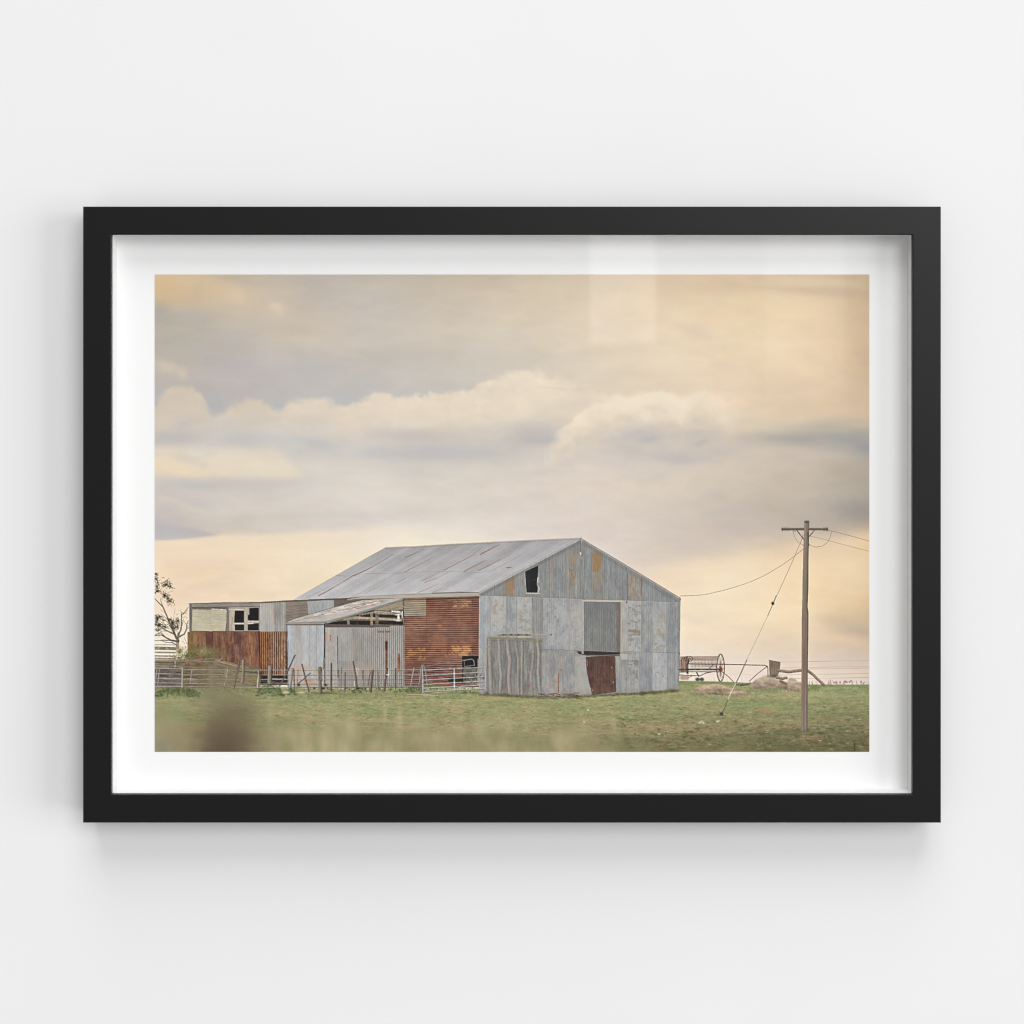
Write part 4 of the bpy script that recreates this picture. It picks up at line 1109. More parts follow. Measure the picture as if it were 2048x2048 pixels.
# sheet curling at the bottom beside it
poly(V3((962, 1060), (1050, 1060), (1062, 1150), (1080, 1280), (1105, 1376), (1010, 1390), (962, 1384)), (172, 167, 160), .55, .6, 12, (5, 18), 332)
# old loading race in front of the left corner
sheet(V3((226, 905), (690, 915), (690, 1390), (226, 1376)), (146, 143, 138), 4.4, 4, "v", 7, 9, seed=340)
stain(V3.box(540, 920, 690, 1390), (176, 170, 160), .7, 5, 30, .0, 341, 2)
stain(V3.box(226, 1000, 690, 1390), (120, 116, 110), .5, 6, 30, .05, 342, 2)
for (pts, w_, col) in [(((246, 900), (246, 1050), (256, 1230), (262, 1384)), 7.0, (164, 152, 138)), (((322, 890), (332, 1000), (330, 1090), (346, 1220), (336, 1360)), 5.6, (172, 160, 146)), (((396, 910), (404, 1020), (416, 1090), (410, 1240), (418, 1398)), 7.2, (168, 152, 140)),
                       (((466, 940), (486, 1080), (486, 1240), (492, 1380)), 4.6, (158, 148, 136)), (((520, 930), (522, 1080), (516, 1240), (520, 1380)), 4.4, (164, 156, 146)), (((612, 930), (610, 1100), (596, 1240), (602, 1390)), 5.4, (158, 144, 130)), (((650, 920), (664, 1040), (656, 1200), (672, 1384)), 6.0, (170, 158, 146))]:
    col = np.asarray(col) * .55 + np.array([152, 148, 142]) * .42
    line([(x + 2.0, y) for x, y in V3(*pts)], w_ * .9, (104, 99, 94), .45)
    line(V3(*[(px_ + rng.uniform(-4, 4), py_) for px_, py_ in pts]), w_ * .8, col + 6, .9)
    line([(x - w_ * .22, y) for x, y in V3(*pts)], w_ * .25, col + 20, .5)
    line([(x + w_ * .3, y) for x, y in V3(*pts)], .8, col * .72, .45)
blob(*V3((575, 1305))[0], 5, 6, (128, 106, 92), .6)
poly(V3((226, 902), (320, 894), (480, 902), (600, 906), (690, 920), (690, 934), (560, 928), (400, 922), (230, 912)), (142, 135, 114), .9, 0, 26, (5, 2), 343)
poly(V3((310, 880), (420, 868), (600, 876), (600, 890), (420, 892), (320, 890)), (132, 126, 108), .85, 0, 30, (4, 2), 344)
for xq in (362, 430, 490, 560):
    blob(*V3((xq, 880))[0], 2.2, 1.6, (80, 70, 56), .8)
line(V3((285, 868), (440, 868), (600, 874), (765, 880)), 1.0, (176, 166, 152))
blob(*V3((764, 880))[0], 1.8, 1.6, (80, 72, 66), .9)
line(V3((226, 925), (690, 940)), .9, (86, 80, 70), .6)
line([(x, float(foot(x)) + .8) for x in np.linspace(958, 1358, 40)], 3.4, (66, 64, 44), .55, soft=1.2)
line([(x, float(foot(x)) - 6) for x in np.linspace(958, 1358, 40)], 9, (150, 132, 112), .22, soft=3)
line([(962, 1191), (1010, 1164.5), (1080, 1127), (1160, 1084.5)], 3.2, (84, 84, 84), .38, soft=1)
line([(1166, 1086), (1250, 1138), (1354, 1202)], 3.2, (84, 84, 84), .34, soft=1)
line(V2((1090, 612), (1400, 603), (1748, 592)), 4, (60, 36, 28), .5, soft=1.2)
# sticks and grass along the foot of the gable
for k in range(95):
    x, y = rng.uniform(640, 980), rng.uniform(1372, 1418)
    l = rng.uniform(14, 60)
    an = rng.normal(0, .22)
    line(V3((x, y), (x + l, y + l * math.sin(an))), rng.uniform(.8, 1.5), [(110, 94, 82), (86, 72, 62), (158, 140, 124), (70, 58, 50)][k % 4], .85)
for k in range(240):
    x = rng.uniform(959, 1357)
    y = float(foot(x)) + rng.uniform(-.5, 2.5)
    if 1070 < x < 1160 and rng.random() < .7:
        continue
    t_ = 1.25 if x > 1280 else .8
    blob(x, y, rng.uniform(1.5, 4) * t_, rng.uniform(.9, 2.2) * t_, [(92, 94, 56), (78, 78, 46), (122, 124, 80), (104, 112, 70)][k % 4], rng.uniform(.4, .85), noise=.7, seed=k)
blob(1085, 1397, 60, 2.2, (150, 128, 100), .5)
blob(990, 1397, 26, 1.6, (186, 146, 116), .6)

# ---------------------------------------------------------------- yards, fences and gates
# scrub and fallen timber at the far left
for (cx, cy, rx, ry, n, cols) in [(600, 1230, 90, 90, 210, ((112, 112, 62), (128, 126, 74), (92, 90, 52))), (760, 1230, 130, 70, 260, ((142, 134, 88), (118, 116, 66), (160, 148, 104))), (880, 1240, 110, 80, 220, ((138, 132, 82), (112, 112, 62), (98, 96, 60))), (600, 1290, 110, 40, 110, ((92, 92, 52), (112, 112, 66))), (430, 1230, 70, 70, 150, ((140, 134, 84), (122, 116, 74), (158, 146, 108))), (1060, 1310, 80, 40, 60, ((112, 96, 62), (130, 112, 74)))]:
    blob(*VT((cx, cy))[0], rx / 7.155 * .8, ry / 7.155 * .8, cols[0], .55, noise=.6, seed=cx)
    leaves(cx, cy, rx, ry, n, -70, VT, cols, 22)
for (p, w_, col) in [(((60, 1380), (520, 1380)), 26, (138, 118, 104)), (((60, 1394), (520, 1396)), 8, (86, 70, 60)), (((520, 1360), (640, 1368), (740, 1352), (900, 1338), (960, 1345)), 16, (150, 134, 116)), (((520, 1386), (620, 1394), (760, 1400)), 10, (190, 130, 106)), (((700, 1380), (920, 1384)), 12, (160, 140, 118)),
                     (((930, 1350), (1100, 1390), (1310, 1450), (1431, 1484)), 12, (182, 138, 112)), (((930, 1370), (1100, 1412), (1300, 1468)), 20, (164, 146, 122)), (((985, 1364), (1030, 1334)), 14, (166, 148, 128)), (((940, 1410), (1100, 1460), (1250, 1475)), 12, (150, 134, 112)), (((1020, 1370), (1230, 1376)), 8, (96, 76, 58)), (((60, 1445), (460, 1450)), 8, (160, 148, 134)),
                     (((60, 1420), (520, 1440), (900, 1430)), 8, (120, 98, 82)), (((745, 1340), (748, 1420)), 22, (126, 106, 92)), (((530, 1325), (528, 1420)), 34, (140, 120, 104)), (((925, 1345), (930, 1480)), 36, (132, 118, 98)), (((360, 1380), (358, 1470)), 10, (214, 198, 182))]:
    line(VT(*p), w_ / 7.155, col, .95)
    line([(x, y + w_ / 7.155 * .45) for x, y in VT(*p)], .8, np.asarray(col) * .6, .55)
poly(VT((70, 1480), (460, 1480), (460, 1740), (70, 1740)), (98, 86, 80), .9, .6, 40, (10, 4), 350)
poly(VT((460, 1440), (900, 1430), (900, 1760), (460, 1770)), (118, 102, 78), .6, 1, 30, (8, 5), 351)
for x in np.arange(510, 560, 22):
    line(VT((x, 1420), (x, 1640)), 3.2, (104, 84, 70), .8)
poly(VT((1000, 1480), (1431, 1490), (1431, 1770), (900, 1780)), (136, 118, 88), .75, 1.5, 22, (8, 6), 352)
poly(V1((600, 1210), (925, 1215), (925, 1400), (600, 1400)), (128, 118, 84), .6, 3, 18, (10, 6), 353)
leaves(520, 1300, 150, 60, 260, -60, VT, ((96, 98, 58), (120, 118, 72), (78, 78, 46), (138, 132, 90)), 22)
leaves(860, 1300, 160, 50, 200, -60, VT, ((104, 104, 62), (126, 122, 78), (84, 82, 50)), 22)
leaves(420, 1330, 120, 40, 90, -60, VT, ((96, 98, 58), (118, 114, 72)), 20)
# grass strip at the foot of the rails
gs, xs, ys = region(305, 1366, 962, 1396)
Y = ys[:, None] + 0 * xs[None, :]
X = xs[None, :] + 0 * Y
gmk = np.clip((Y - 1369) / 8, 0, 1) * np.clip((958 - X) / 10, 0, 1) * np.clip((fbm(xs, ys, 9, 6, 360, 3) + .75), 0, 1)
put(gs, gmk * .85, np.array([138, 144, 98], np.float32) + (fbm(xs, ys, 4, 3, 361, 3) * 34)[..., None])
for (x0, x1, y0, n, h, cols) in [(309, 400, 1388, 260, 12, ((84, 96, 58), (66, 78, 48), (112, 120, 76))), (515, 566, 1388, 200, 15, ((112, 122, 88), (84, 96, 62), (138, 146, 108))), (575, 590, 1386, 40, 8, ((104, 116, 76), (84, 96, 58))), (640, 960, 1378, 320, 6, ((118, 128, 78), (142, 146, 96), (92, 100, 60))), (705, 720, 1382, 50, 11, ((112, 120, 74), (140, 140, 96))), (810, 850, 1382, 90, 10, ((112, 124, 74), (92, 104, 62)))]:
    for k in range(n):
        x = rng.uniform(x0, x1)
        e_ = 1 - abs((x - (x0 + x1) / 2) / ((x1 - x0) / 2)) ** 3
        line([(x, y0 + rng.uniform(-3, 3) - rng.random() * h * .5 * e_), (x + rng.uniform(-2.5, 2.5), y0 - rng.uniform(.3, 1) * h * e_ - 2)], 1.1, cols[k % len(cols)], .8)
for (x0_, x1_, y0_, y1_, n_) in [(512, 568, 1366, 1392, 190), (309, 398, 1376, 1393, 210), (574, 592, 1374, 1389, 40), (640, 960, 1376, 1386, 120), (812, 850, 1370, 1384, 60)]:
    for k in range(n_):
        u_ = rng.uniform(-1, 1)
        x_ = (x0_ + x1_) / 2 + u_ * (x1_ - x0_) / 2
        y_ = y1_ - rng.random() * (y1_ - y0_) * (1 - abs(u_) ** 2.5)
        blob(x_, y_, rng.uniform(1.2, 3), rng.uniform(.9, 2), [(78, 90, 56), (104, 116, 76), (64, 74, 46), (132, 140, 100), (92, 102, 64)][k % 5], rng.uniform(.45, .9), noise=.6, seed=k)
line([(600, 1386), (700, 1388), (800, 1389), (960, 1386)], 2.2, (126, 98, 78), .5, soft=1)
line(VF((980, 800), (1340, 808)), 1.6, (112, 82, 64), .8)
# rubble under the wall foot
for k in range(70):
    x = rng.uniform(1000, 1932)
    p = VF((x, 740 + rng.uniform(-8, 8)))[0]
    blob(*p, rng.uniform(1, 2.6), rng.uniform(.7, 1.6), (34, 28, 26) if rng.random() < .55 else (206, 196, 176), .8)
# long rails of the yard fence
RC = (176, 170, 164)
for ya, yb in ((486, 480), (552, 548), (615, 610), (678, 664), (722, 712)):
    pts = [VT((540, 1495 + (ya - 486) * 1.037))[0], VF((0, ya))[0], VF((960, (ya + yb) / 2))[0], VF((1932, yb))[0], VG((690, yb))[0]]
    line([(x, y + 1.0) for x, y in pts], 1.1, (72, 62, 56), .75)
    line(pts, 1.2, (178, 171, 164), .9)
line(VF((900, 770), (1080, 772)), 1.4, (170, 160, 150))
for k in range(90):
    x0_, y0_ = rng.uniform(60, 820), rng.uniform(1140, 1350)
    if y0_ < 1150 + .1 * x0_ * (x0_ > 400):
        continue
    l_ = rng.uniform(40, 240)
    cc = [(72, 58, 48), (150, 132, 112), (96, 80, 66), (170, 150, 128), (116, 112, 74), (54, 44, 38)][k % 6]
    line(V1((x0_, y0_), (x0_ + l_, y0_ + l_ * rng.normal(.03, .07))), rng.uniform(.8, 2.4), cc, rng.uniform(.35, .8))
# old gate far left, in front of the timber
for y0, y1 in ((1480, 1486), (1556, 1562), (1622, 1628), (1690, 1690), (1738, 1738)):
    line(VT((66, y0 - 4), (460, y1)), 1.4, (178, 172, 166), .9)
    line(VT((66, y0 + 8), (460, y1 + 12)), .9, (90, 78, 76), .6)
for x0, x1 in ((90, 70), (130, 105), (455, 452)):
    line(VT((x0 + 10, 1470), (x1, 1740)), 2.2, (150, 142, 138), .9)
line(VT((460, 1470), (458, 1745)), 2.0, (180, 172, 166))
line(VT((600, 1500), (570, 1700)), 1.6, (170, 160, 150), .8)
for y0 in (1500, 1570, 1638, 1700):
    line(VT((460, y0), (880, y0)), 1.2, (164, 154, 140), .8)
for p, w_ in [(((1090, 1480), (1075, 1560), (1085, 1640), (1065, 1720)), 2.2), (((1110, 1490), (1095, 1600)), 1.8)]:
    line(VT(*p), w_, (206, 196, 184), .9)
for (x_, y0_, y1_, w_) in [(662, 1341, 1381, 2.2), (683, 1336, 1381, 1.8), (727, 1340, 1382, 2.0), (756, 1338, 1380, 1.8), (802, 1340, 1380, 2.4), (815, 1342, 1378, 1.6), (536, 1338, 1378, 2.0), (596, 1340, 1382, 1.8), (452, 1336, 1378, 2.4), (398, 1338, 1380, 2.2), (345, 1336, 1376, 2.4)]:
    line([(x_, y0_), (x_ + rng.uniform(-2, 2), y1_)], w_, (120, 106, 92), .75)
# mesh behind the rails
for x in np.arange(1140, 1932, 26):
    line(VF((x, 500), (x, 735)), .5, (112, 100, 92), .4)
for x in np.arange(0, 690, 24):
    line(VG((x, 490), (x, 715)), .5, (112, 100, 92), .4)
# posts and sticks
PC, PD = (150, 136, 120), (98, 84, 72)
for (p, w0, w1, col) in [
        (VF((40, 350), (44, 640)), 6.0, 6.0, (164, 148, 132)), (VF((410, 435), (402, 660)), 7.8, 8.4, (152, 142, 128)), (VF((755, 280), (700, 400), (640, 530), (545, 700)), 2.8, 3.0, (122, 112, 106)), (VF((715, 470), (704, 600), (686, 720)), 5.0, 4.6, (168, 158, 150)),
        (VF((740, 470), (744, 640), (752, 770)), 2.4, 2.2, (138, 124, 108)), (VF((852, 405), (880, 520), (905, 620), (948, 780)), 2.8, 3.0, (132, 116, 104)), (VF((968, 525), (900, 590), (805, 668)), 1.7, 1.7, (116, 98, 86)), (VF((1096, 462), (1096, 620), (1104, 790)), 7.2, 7.0, (138, 126, 112)),
        (VF((1120, 500), (1118, 620)), 2.0, 2.0, (166, 154, 142)), (VF((1256, 395), (1258, 600), (1260, 765)), 3.2, 2.8, (118, 102, 90)), (VF((1448, 515), (1446, 765)), 2.6, 2.4, (142, 126, 114)), (VF((1558, 370), (1582, 500), (1600, 600), (1606, 720)), 3.0, 4.0, (130, 116, 104)),
        (VF((1690, 490), (1690, 610)), 2.0, 1.6, (158, 144, 130)), (VF((1800, 510), (1776, 600), (1770, 690)), 1.8, 1.6, (130, 114, 100)), (VF((1832, 490), (1815, 600), (1800, 780)), 4.0, 4.6, (118, 104, 92)), (VF((1350, 480), (1352, 580)), 2.0, 1.5, (126, 110, 96)),
        (VG((232, 470), (208, 620), (196, 760)), 4.2, 4.0, (118, 98, 84)), (VG((348, 465), (348, 740)), 3.2, 2.8, (130, 116, 102)), (VG((605, 455), (580, 580), (562, 690)), 2.0, 2.2, (196, 186, 178)), (VG((700, 460), (690, 580), (668, 712)), 2.0, 1.8, (182, 174, 168)),
        (VG((730, 425), (728, 480)), 9.6, 9.6, (142, 130, 116)), (VG((710, 470), (706, 760)), 4.2, 4.4, (134, 122, 108)), (VG((755, 440), (775, 560), (790, 680)), 4.2, 4.0, (150, 134, 120)), (V1((750, 1155), (735, 1240), (700, 1380)), 3.2, 3.0, (140, 122, 102)),
        (VT((1275, 1385), (1240, 1500), (1200, 1740)), 2.6, 2.6, (140, 122, 102)), (VT((1335, 1370), (1330, 1500), (1315, 1690)), 5.0, 4.6, (160, 142, 122))]:
    line([(x + w0 * .2, y) for x, y in p], w0, np.asarray(col) * .58, 1, w1)
    line(p, w0 * .68, np.asarray(col) * .9, 1, w1 * .68)
    if w0 > 3.5:
        line([(x - w0 * .2, y) for x, y in p], w0 * .25, np.minimum(np.asarray(col) + 26, 255), .6)
blob(*VF((1092, 490))[0], 3.5, 5, (126, 120, 78), .6)
for p in (((1610, 455), (1600, 500), (1620, 520), (1612, 560)), ((1625, 455), (1640, 480), (1620, 500))):
    line(VF(*p), 1.2, (222, 214, 208), .9)
line(VF((1580, 640), (1578, 700)), 2.0, (214, 206, 200), .9)
line(VF((1130, 640), (1140, 690), (1180, 700)), 1.8, (206, 198, 190), .8)
line(VG((262, 480), (256, 560)), 1.6, (214, 206, 198), .9)
line(VG((228, 548), (262, 548)), 2.0, (222, 216, 210), .9)
line(VF((250, 500), (258, 540), (246, 610), (238, 720)), 2.0, (206, 200, 194), .9)
blob(*VF((290, 530))[0], 5, 5, (58, 46, 40), .8)
for (p, rx, ry) in [((630, 795), 8, 3.2), ((845, 797), 7, 2.6)]:
    blob(*VF(p)[0], rx, ry, (206, 180, 154), .95, power=2, noise=.15, seed=9)
    blob(VF(p)[0][0] - 1, VF(p)[0][1] + 2.2, rx * .8, 1.0, (128, 108, 88), .6)
blob(*VF((812, 690))[0], 2.6, 2.6, (34, 28, 26), .9)
blob(*VF((1180, 690))[0], 3.4, 2.4, (40, 34, 32), .9)
# clutter in the dark corner and the bull bar
poly(VG((1280, 470), (1500, 450), (1510, 690), (1290, 690)), (118, 110, 98), .9, .6, 44, (6, 4), 370)
for k in range(26):
    x, y = rng.uniform(1290, 1590), rng.uniform(480, 690)
    line(VG((x, y), (x + rng.uniform(-40, 60), y + rng.uniform(-50, 50))), rng.uniform(1, 2.4), [(50, 44, 40), (156, 146, 130), (34, 30, 28), (126, 116, 102)][k % 4], .8)
line(VG((1498, 340), (1496, 690)), 4.0, (164, 156, 146))
line(VG((770, 432), (1000, 390), (1250, 352), (1400, 332), (1432, 350), (1442, 415)), 1.3, (150, 118, 104), .9)
line(VG((1290, 352), (1400, 332), (1432, 350), (1442, 415)), 1.7, (140, 130, 126))
line(VG((1300, 436), (1440, 416)), 1.5, (130, 122, 118))
line(VG((1300, 360), (1304, 470)), 1.5, (110, 102, 98))
# tubular gate
GC = (190, 187, 188)
for la, lb in ((486, 444), (560, 512), (625, 574), (684, 636), (735, 688), (784, 736)):
    p = VG((725, la), (1160, la + (lb - la) * .5 - (2 if la < 700 else 0)), (1592, lb))
    line([(x, y + 1.1) for x, y in p], 1.3, (78, 72, 68), .75)
    line(p, 1.6, (184, 181, 180))
for p, w_ in ((VG((722, 468), (728, 600), (728, 795)), 2.4), (VG((1160, 462), (1164, 755)), 2.4), (VG((1588, 436), (1594, 560), (1600, 738)), 2.0)):
    line([(x + .9, y) for x, y in p], w_, (120, 116, 114), .7)
    line(p, w_ * .8, (190, 187, 186))
for y in (530, 660, 700):
    blob(*VG((1162, y))[0], 1.8, 1.6, (222, 220, 222), .9)
line(VG((510, 822), (730, 824), (940, 834)), 1.6, (196, 176, 148))
line(VG((510, 828), (700, 832)), .9, (92, 78, 62), .7)
line(VG((840, 800), (1110, 782)), 1.6, (190, 170, 146), .7)
line(VG((1540, 876), (1840, 876)), 1.8, (190, 150, 118), .7)
blob(*VG((1608, 800))[0], 4, 3, (96, 88, 78), .8)
blob(*VG((1860, 820))[0], 9, 3, (84, 86, 56), .6)

# ---------------------------------------------------------------- hay rake behind the barn, right
RK = (84, 58, 48)
for k in range(24):
    x = 172 + k * 12.3
    line(VR((x - 8, 240), (x - 4, 170), (x + 2, 136), (x + 12, 124), (x + 20, 140), (x + 16, 170)), .75, (104, 76, 64), .75)
    line(VR((x - 6, 268), (x - 4, 190)), .8, (112, 82, 70), .7)
for k in range(11):
    x = 52 + k * 8
    line(VR((x, 300), (x, 165), (x + 6, 128)), 1.1, (88, 64, 54), .9)
poly(VR((46, 165), (150, 165), (150, 300), (46, 300)), (132, 100, 86), .3)
for (p, w_) in [(((46, 272), (300, 270), (500, 272)), 3.4), (((46, 300), (160, 296), (480, 294)), 1.6), (((46, 330), (160, 336), (280, 340), (340, 310), (440, 292)), 1.6), (((140, 200), (138, 310)), 4.0), (((145, 208), (300, 210), (540, 214), (780, 219), (990, 224), (1018, 234), (1026, 260), (1026, 340)), 1.8),
                (((1018, 236), (920, 310), (820, 400)), 1.5), (((525, 300), (590, 350), (645, 405)), 1.5), (((380, 260), (425, 215)), 1.4), (((240, 305), (262, 345)), 2.4), (((150, 360), (185, 345)), 1.4)]:
    line(VR(*p), w_, RK, .95)
poly(VR((55, 335), (155, 340), (150, 385), (60, 385)), (160, 138, 120), .8, .4, 20, (3, 3), 380)


def ring(cx, cy, rx, ry, w_, col, a=1, view=VR, n=40):
    line(view(*[(cx + rx * math.cos(t), cy + ry * math.sin(t)) for t in np.linspace(0, 2 * math.pi, n)]), w_, col, a)


ring(503, 252, 42, 152, 1.9, RK)
ring(507, 252, 40, 148, .7, (150, 122, 108), .6)
for k in range(14):
    t = k / 14 * 2 * math.pi
    line(VR((503, 276), (503 + 40 * math.cos(t), 252 + 148 * math.sin(t))), .7, (104, 78, 66), .85)
blob(*VR((503, 272))[0], 4.6, 5.4, (110, 68, 56), .95, power=2)
ring(150, 152, 46, 28, 1.4, RK)
ring(150, 152, 26, 16, .9, RK, .8)
for t in np.linspace(0, math.pi, 6):
    line(VR((150 - 44 * math.cos(t), 152 - 26 * math.sin(t)), (150 + 44 * math.cos(t), 152 + 26 * math.sin(t))), .8, RK, .8)
line(VR((148, 152), (148, 205)), 2.4, (78, 62, 54))
for cx in (250, 296):
    blob(*VR((cx, 380))[0], 4.8, 3.9, (84, 76, 68), .95, power=2.5)
line(VR((48, 85), (52, 110)), 1.6, (66, 56, 52))
poly(ground[3:7] + [(1745, 1372), (1600, 1374), (1500, 1371), (1430, 1368), (1355, 1367)], (128, 140, 92), .9, .5, 20, (5, 2), 381)

# boulders, stump and fallen trunk
for (pts, col, sd) in [(((190, 540), (205, 505), (250, 465), (320, 442), (430, 432), (520, 436), (600, 465), (660, 480), (740, 505), (800, 535), (810, 556), (640, 552), (520, 548), (400, 544)), (166, 146, 124), 1), (((400, 545), (330, 530), (360, 490), (440, 470), (560, 480), (610, 495), (640, 552), (500, 552)), (142, 126, 104), 2),
                       (((500, 552), (600, 515), (680, 505), (740, 512), (800, 540), (810, 556)), (168, 150, 130), 3), (((815, 470), (830, 430), (900, 380), (985, 340), (1060, 335), (1120, 360), (1148, 400), (1150, 450), (1140, 480), (1000, 484), (880, 488)), (164, 150, 132), 4), (((1150, 480), (1150, 400), (1200, 400), (1240, 450), (1240, 490)), (120, 104, 88), 5),
                       (((1240, 440), (1245, 385), (1275, 360), (1320, 370), (1360, 410), (1420, 405), (1470, 450), (1480, 500), (1400, 520), (1300, 515), (1260, 480)), (168, 152, 134), 6), (((825, 545), (850, 518), (890, 540), (870, 552)), (176, 160, 140), 7), (((1150, 510), (1240, 495), (1320, 510), (1250, 524)), (176, 154, 126), 8), (((680, 490), (800, 480), (830, 495), (700, 500)), (158, 146, 124), 9)]:
    p = VR(*pts)
    poly(p, np.asarray(col) + np.array([8, 4, 0]), 1, .4, 20, (9, 5), 390 + sd)
    b4 = bounds(p)
    stain(b4, (126, 110, 94), .3, 8, 5, .15, 400 + sd, 2, clip=p)
    stain(b4, (196, 178, 160), .5, 5, 3, .15, 410 + sd, 2, clip=p)
    rr = region(*b4)
    pm = poly_mask(p, rr[1], rr[2])
    vv_ = (rr[2][:, None] - b4[1]) / (b4[3] - b4[1]) + fbm(rr[1], rr[2], 9, 6, 430 + sd, 3) * .5 + 0 * rr[1][None, :]
    C[rr[0]] += (pm * np.clip(.52 - vv_, -.5, .5) * 54)[..., None] * np.array([1, .96, .88], np.float32)
poly(VR((1038, 168), (1100, 178), (1164, 190), (1158, 260), (1152, 300), (1130, 345), (1042, 335), (1040, 260)), (136, 120, 102), 1, .3, 24, (2.4, 14), 420)
for x in (1056, 1076, 1098, 1120, 1142):
    line(VR((x, 182), (x - 2, 260), (x - 4, 325)), .7, (98, 84, 70), .6)
line(VR((1038, 167), (1164, 190)), 1.0, (94, 80, 68), .8)
line(VR((1040, 168), (1044, 335)), 1.0, (166, 150, 130), .6)
blob(*VR((1090, 345))[0], 10, 3, (76, 62, 52), .8, noise=.4)
for p, w_ in (((1140, 280), (1200, 286), (1260, 294), (1330, 284), (1400, 274), (1470, 282), (1520, 318), (1570, 370), (1640, 432)), 5.2), (((1125, 355), (1180, 368), (1230, 358)), 5.0), (((1160, 390), (1230, 420)), 4.0):
    line([(x, y + 1) for x, y in VR(*p)], w_, (104, 88, 72))
    line([(x, y - .4) for x, y in VR(*p)], w_ * .72, (150, 132, 110))
    line([(x, y - 1.2) for x, y in VR(*p)], w_ * .25, (178, 160, 136), .7)
line(VR((660, 440), (740, 440), (810, 432), (830, 420)), 3.0, (118, 106, 88))
line(VR((720, 448), (800, 440)), 1.4, (74, 64, 52))
for k in range(170):
    x = rng.uniform(150, 1600)
    y = (552 if x < 830 else 500) + rng.uniform(-12, 14)
    line(VR((x, y + 6), (x + rng.uniform(-6, 6), y - rng.uniform(4, 16))), .9, [(112, 124, 78), (134, 142, 96), (92, 104, 62)][k % 3], .7)
blob(*VR((1530, 470))[0], 9, 4, (106, 116, 70), .7, noise=.5)

# ---------------------------------------------------------------- power pole, stay and wires
WC = (112, 95, 82)
line(V4((80, 678), (200, 675), (290, 664), (350, 650), (430, 632), (500, 611), (575, 588), (650, 560), (730, 524), (800, 485), (880, 436), (950, 388), (1052, 308)), .85, WC, .9)
line(V4((1240, 158), (1300, 172), (1440, 208), (1572, 246)), .7, WC, .8)
line(V4((1090, 202), (1180, 222), (1350, 268), (1572, 326)), .6, WC, .7)
line(V4((970, 165), (980, 205), (1005, 250), (1050, 278)), .6, WC, .85)
line(V4((1274, 170), (1264, 215), (1240, 258), (1200, 286), (1150, 292), (1095, 275)), .7, WC, .85)
line(V4((1050, 190), (1040, 232), (950, 440), (860, 640), (825, 708)), .75, WC, .9)
line(V4((838, 676), (808, 750)), 1.5, (66, 56, 50))
blob(*V4((811, 736))[0], 3.2, 3.4, (46, 40, 36), 1, power=2.5)
blob(*V4((820, 728))[0], 1.1, .9, (226, 216, 200), .9)
line(V4((808, 750), (770, 836)), 1.2, (84, 72, 64), .9)
line(V4((770, 836), (690, 1005), (604, 1185)), .8, (150, 132, 116), .9)
line(V4((604, 1185), (560, 1285), (520, 1365)), 1.9, (104, 90, 78))
line(V4((520, 1365), (455, 1497)), 1.9, (222, 212, 194))
line(V4((524, 1368), (459, 1500)), .8, (120, 106, 92), .7)
line(V4((455, 1497), (432, 1560), (408, 1600)), 1.7, (98, 88, 72))
blob(*V4((406, 1608))[0], 3.6, 3.6, (66, 62, 54), .95, power=2, noise=.3)
line(V4((375, 1622), (440, 1622)), 1.2, (82, 82, 58), .8)
line(V4((404, 1615), (370, 1665)), .6, (110, 104, 80), .8)
pole = V4((1061, 86), (1097, 86), (1094, 300), (1091, 600), (1085, 760), (1092, 812), (1089, 1000), (1086, 1300), (1086, 1560), (1084, 1745), (1034, 1745), (1036, 1500), (1038, 1200), (1040, 850), (1045, 600), (1052, 300), (1056, 200))
poly(pole, (134, 118, 104), 1, 0, 18, (1.6, 60), 430)
line(V4((1092, 95), (1090, 300), (1086, 600), (1081, 760), (1087, 830), (1082, 1300), (1080, 1740)), 2.4, (88, 77, 70), .8)
line(V4((1066, 95), (1060, 300), (1053, 600), (1047, 850), (1045, 1200), (1041, 1740)), 1.6, (158, 140, 124), .7)
line(V4((1048, 820), (1042, 1300), (1046, 1400), (1036, 1700)), 1.3, (150, 96, 78), .6)
line(V4((1078, 100), (1070, 600), (1064, 1000), (1062, 1700)), .8, (112, 98, 88), .5)
poly(V4((1060, 84), (1097, 84), (1097, 104), (1060, 104)), (84, 76, 68), .9)
poly(V4((878, 143), (1058, 142), (1058, 160), (878, 160)), (92, 80, 70), 1, 0, 10, (10, 2), 431)
poly(V4((1095, 142), (1247, 143), (1247, 161), (1095, 160)), (98, 86, 76), 1, 0, 10, (10, 2), 432)
line(V4((880, 144), (1058, 143)), .7, (142, 128, 116), .7)
line(V4((1000, 160), (1028, 196), (1056, 232)), 2.0, (86, 74, 66))
line(V4((1140, 160), (1098, 208)), 2.0, (92, 80, 70))
line(V4((1086, 180), (1090, 230)), 2.2, (76, 66, 60))
for x in (888, 908, 925, 938, 1215, 1232, 1243):
    line(V4((x, 138), (x, 166)), 1.3, (70, 60, 54), .9)
line(V4((970, 165), (990, 168)), 1.0, (90, 78, 70))
blob(*V4((1096, 272))[0], 1.4, 1.4, (70, 60, 54), .9)
blob(*V4((1062, 1745))[0], 10, 3, (110, 104, 72), .8, noise=.4)

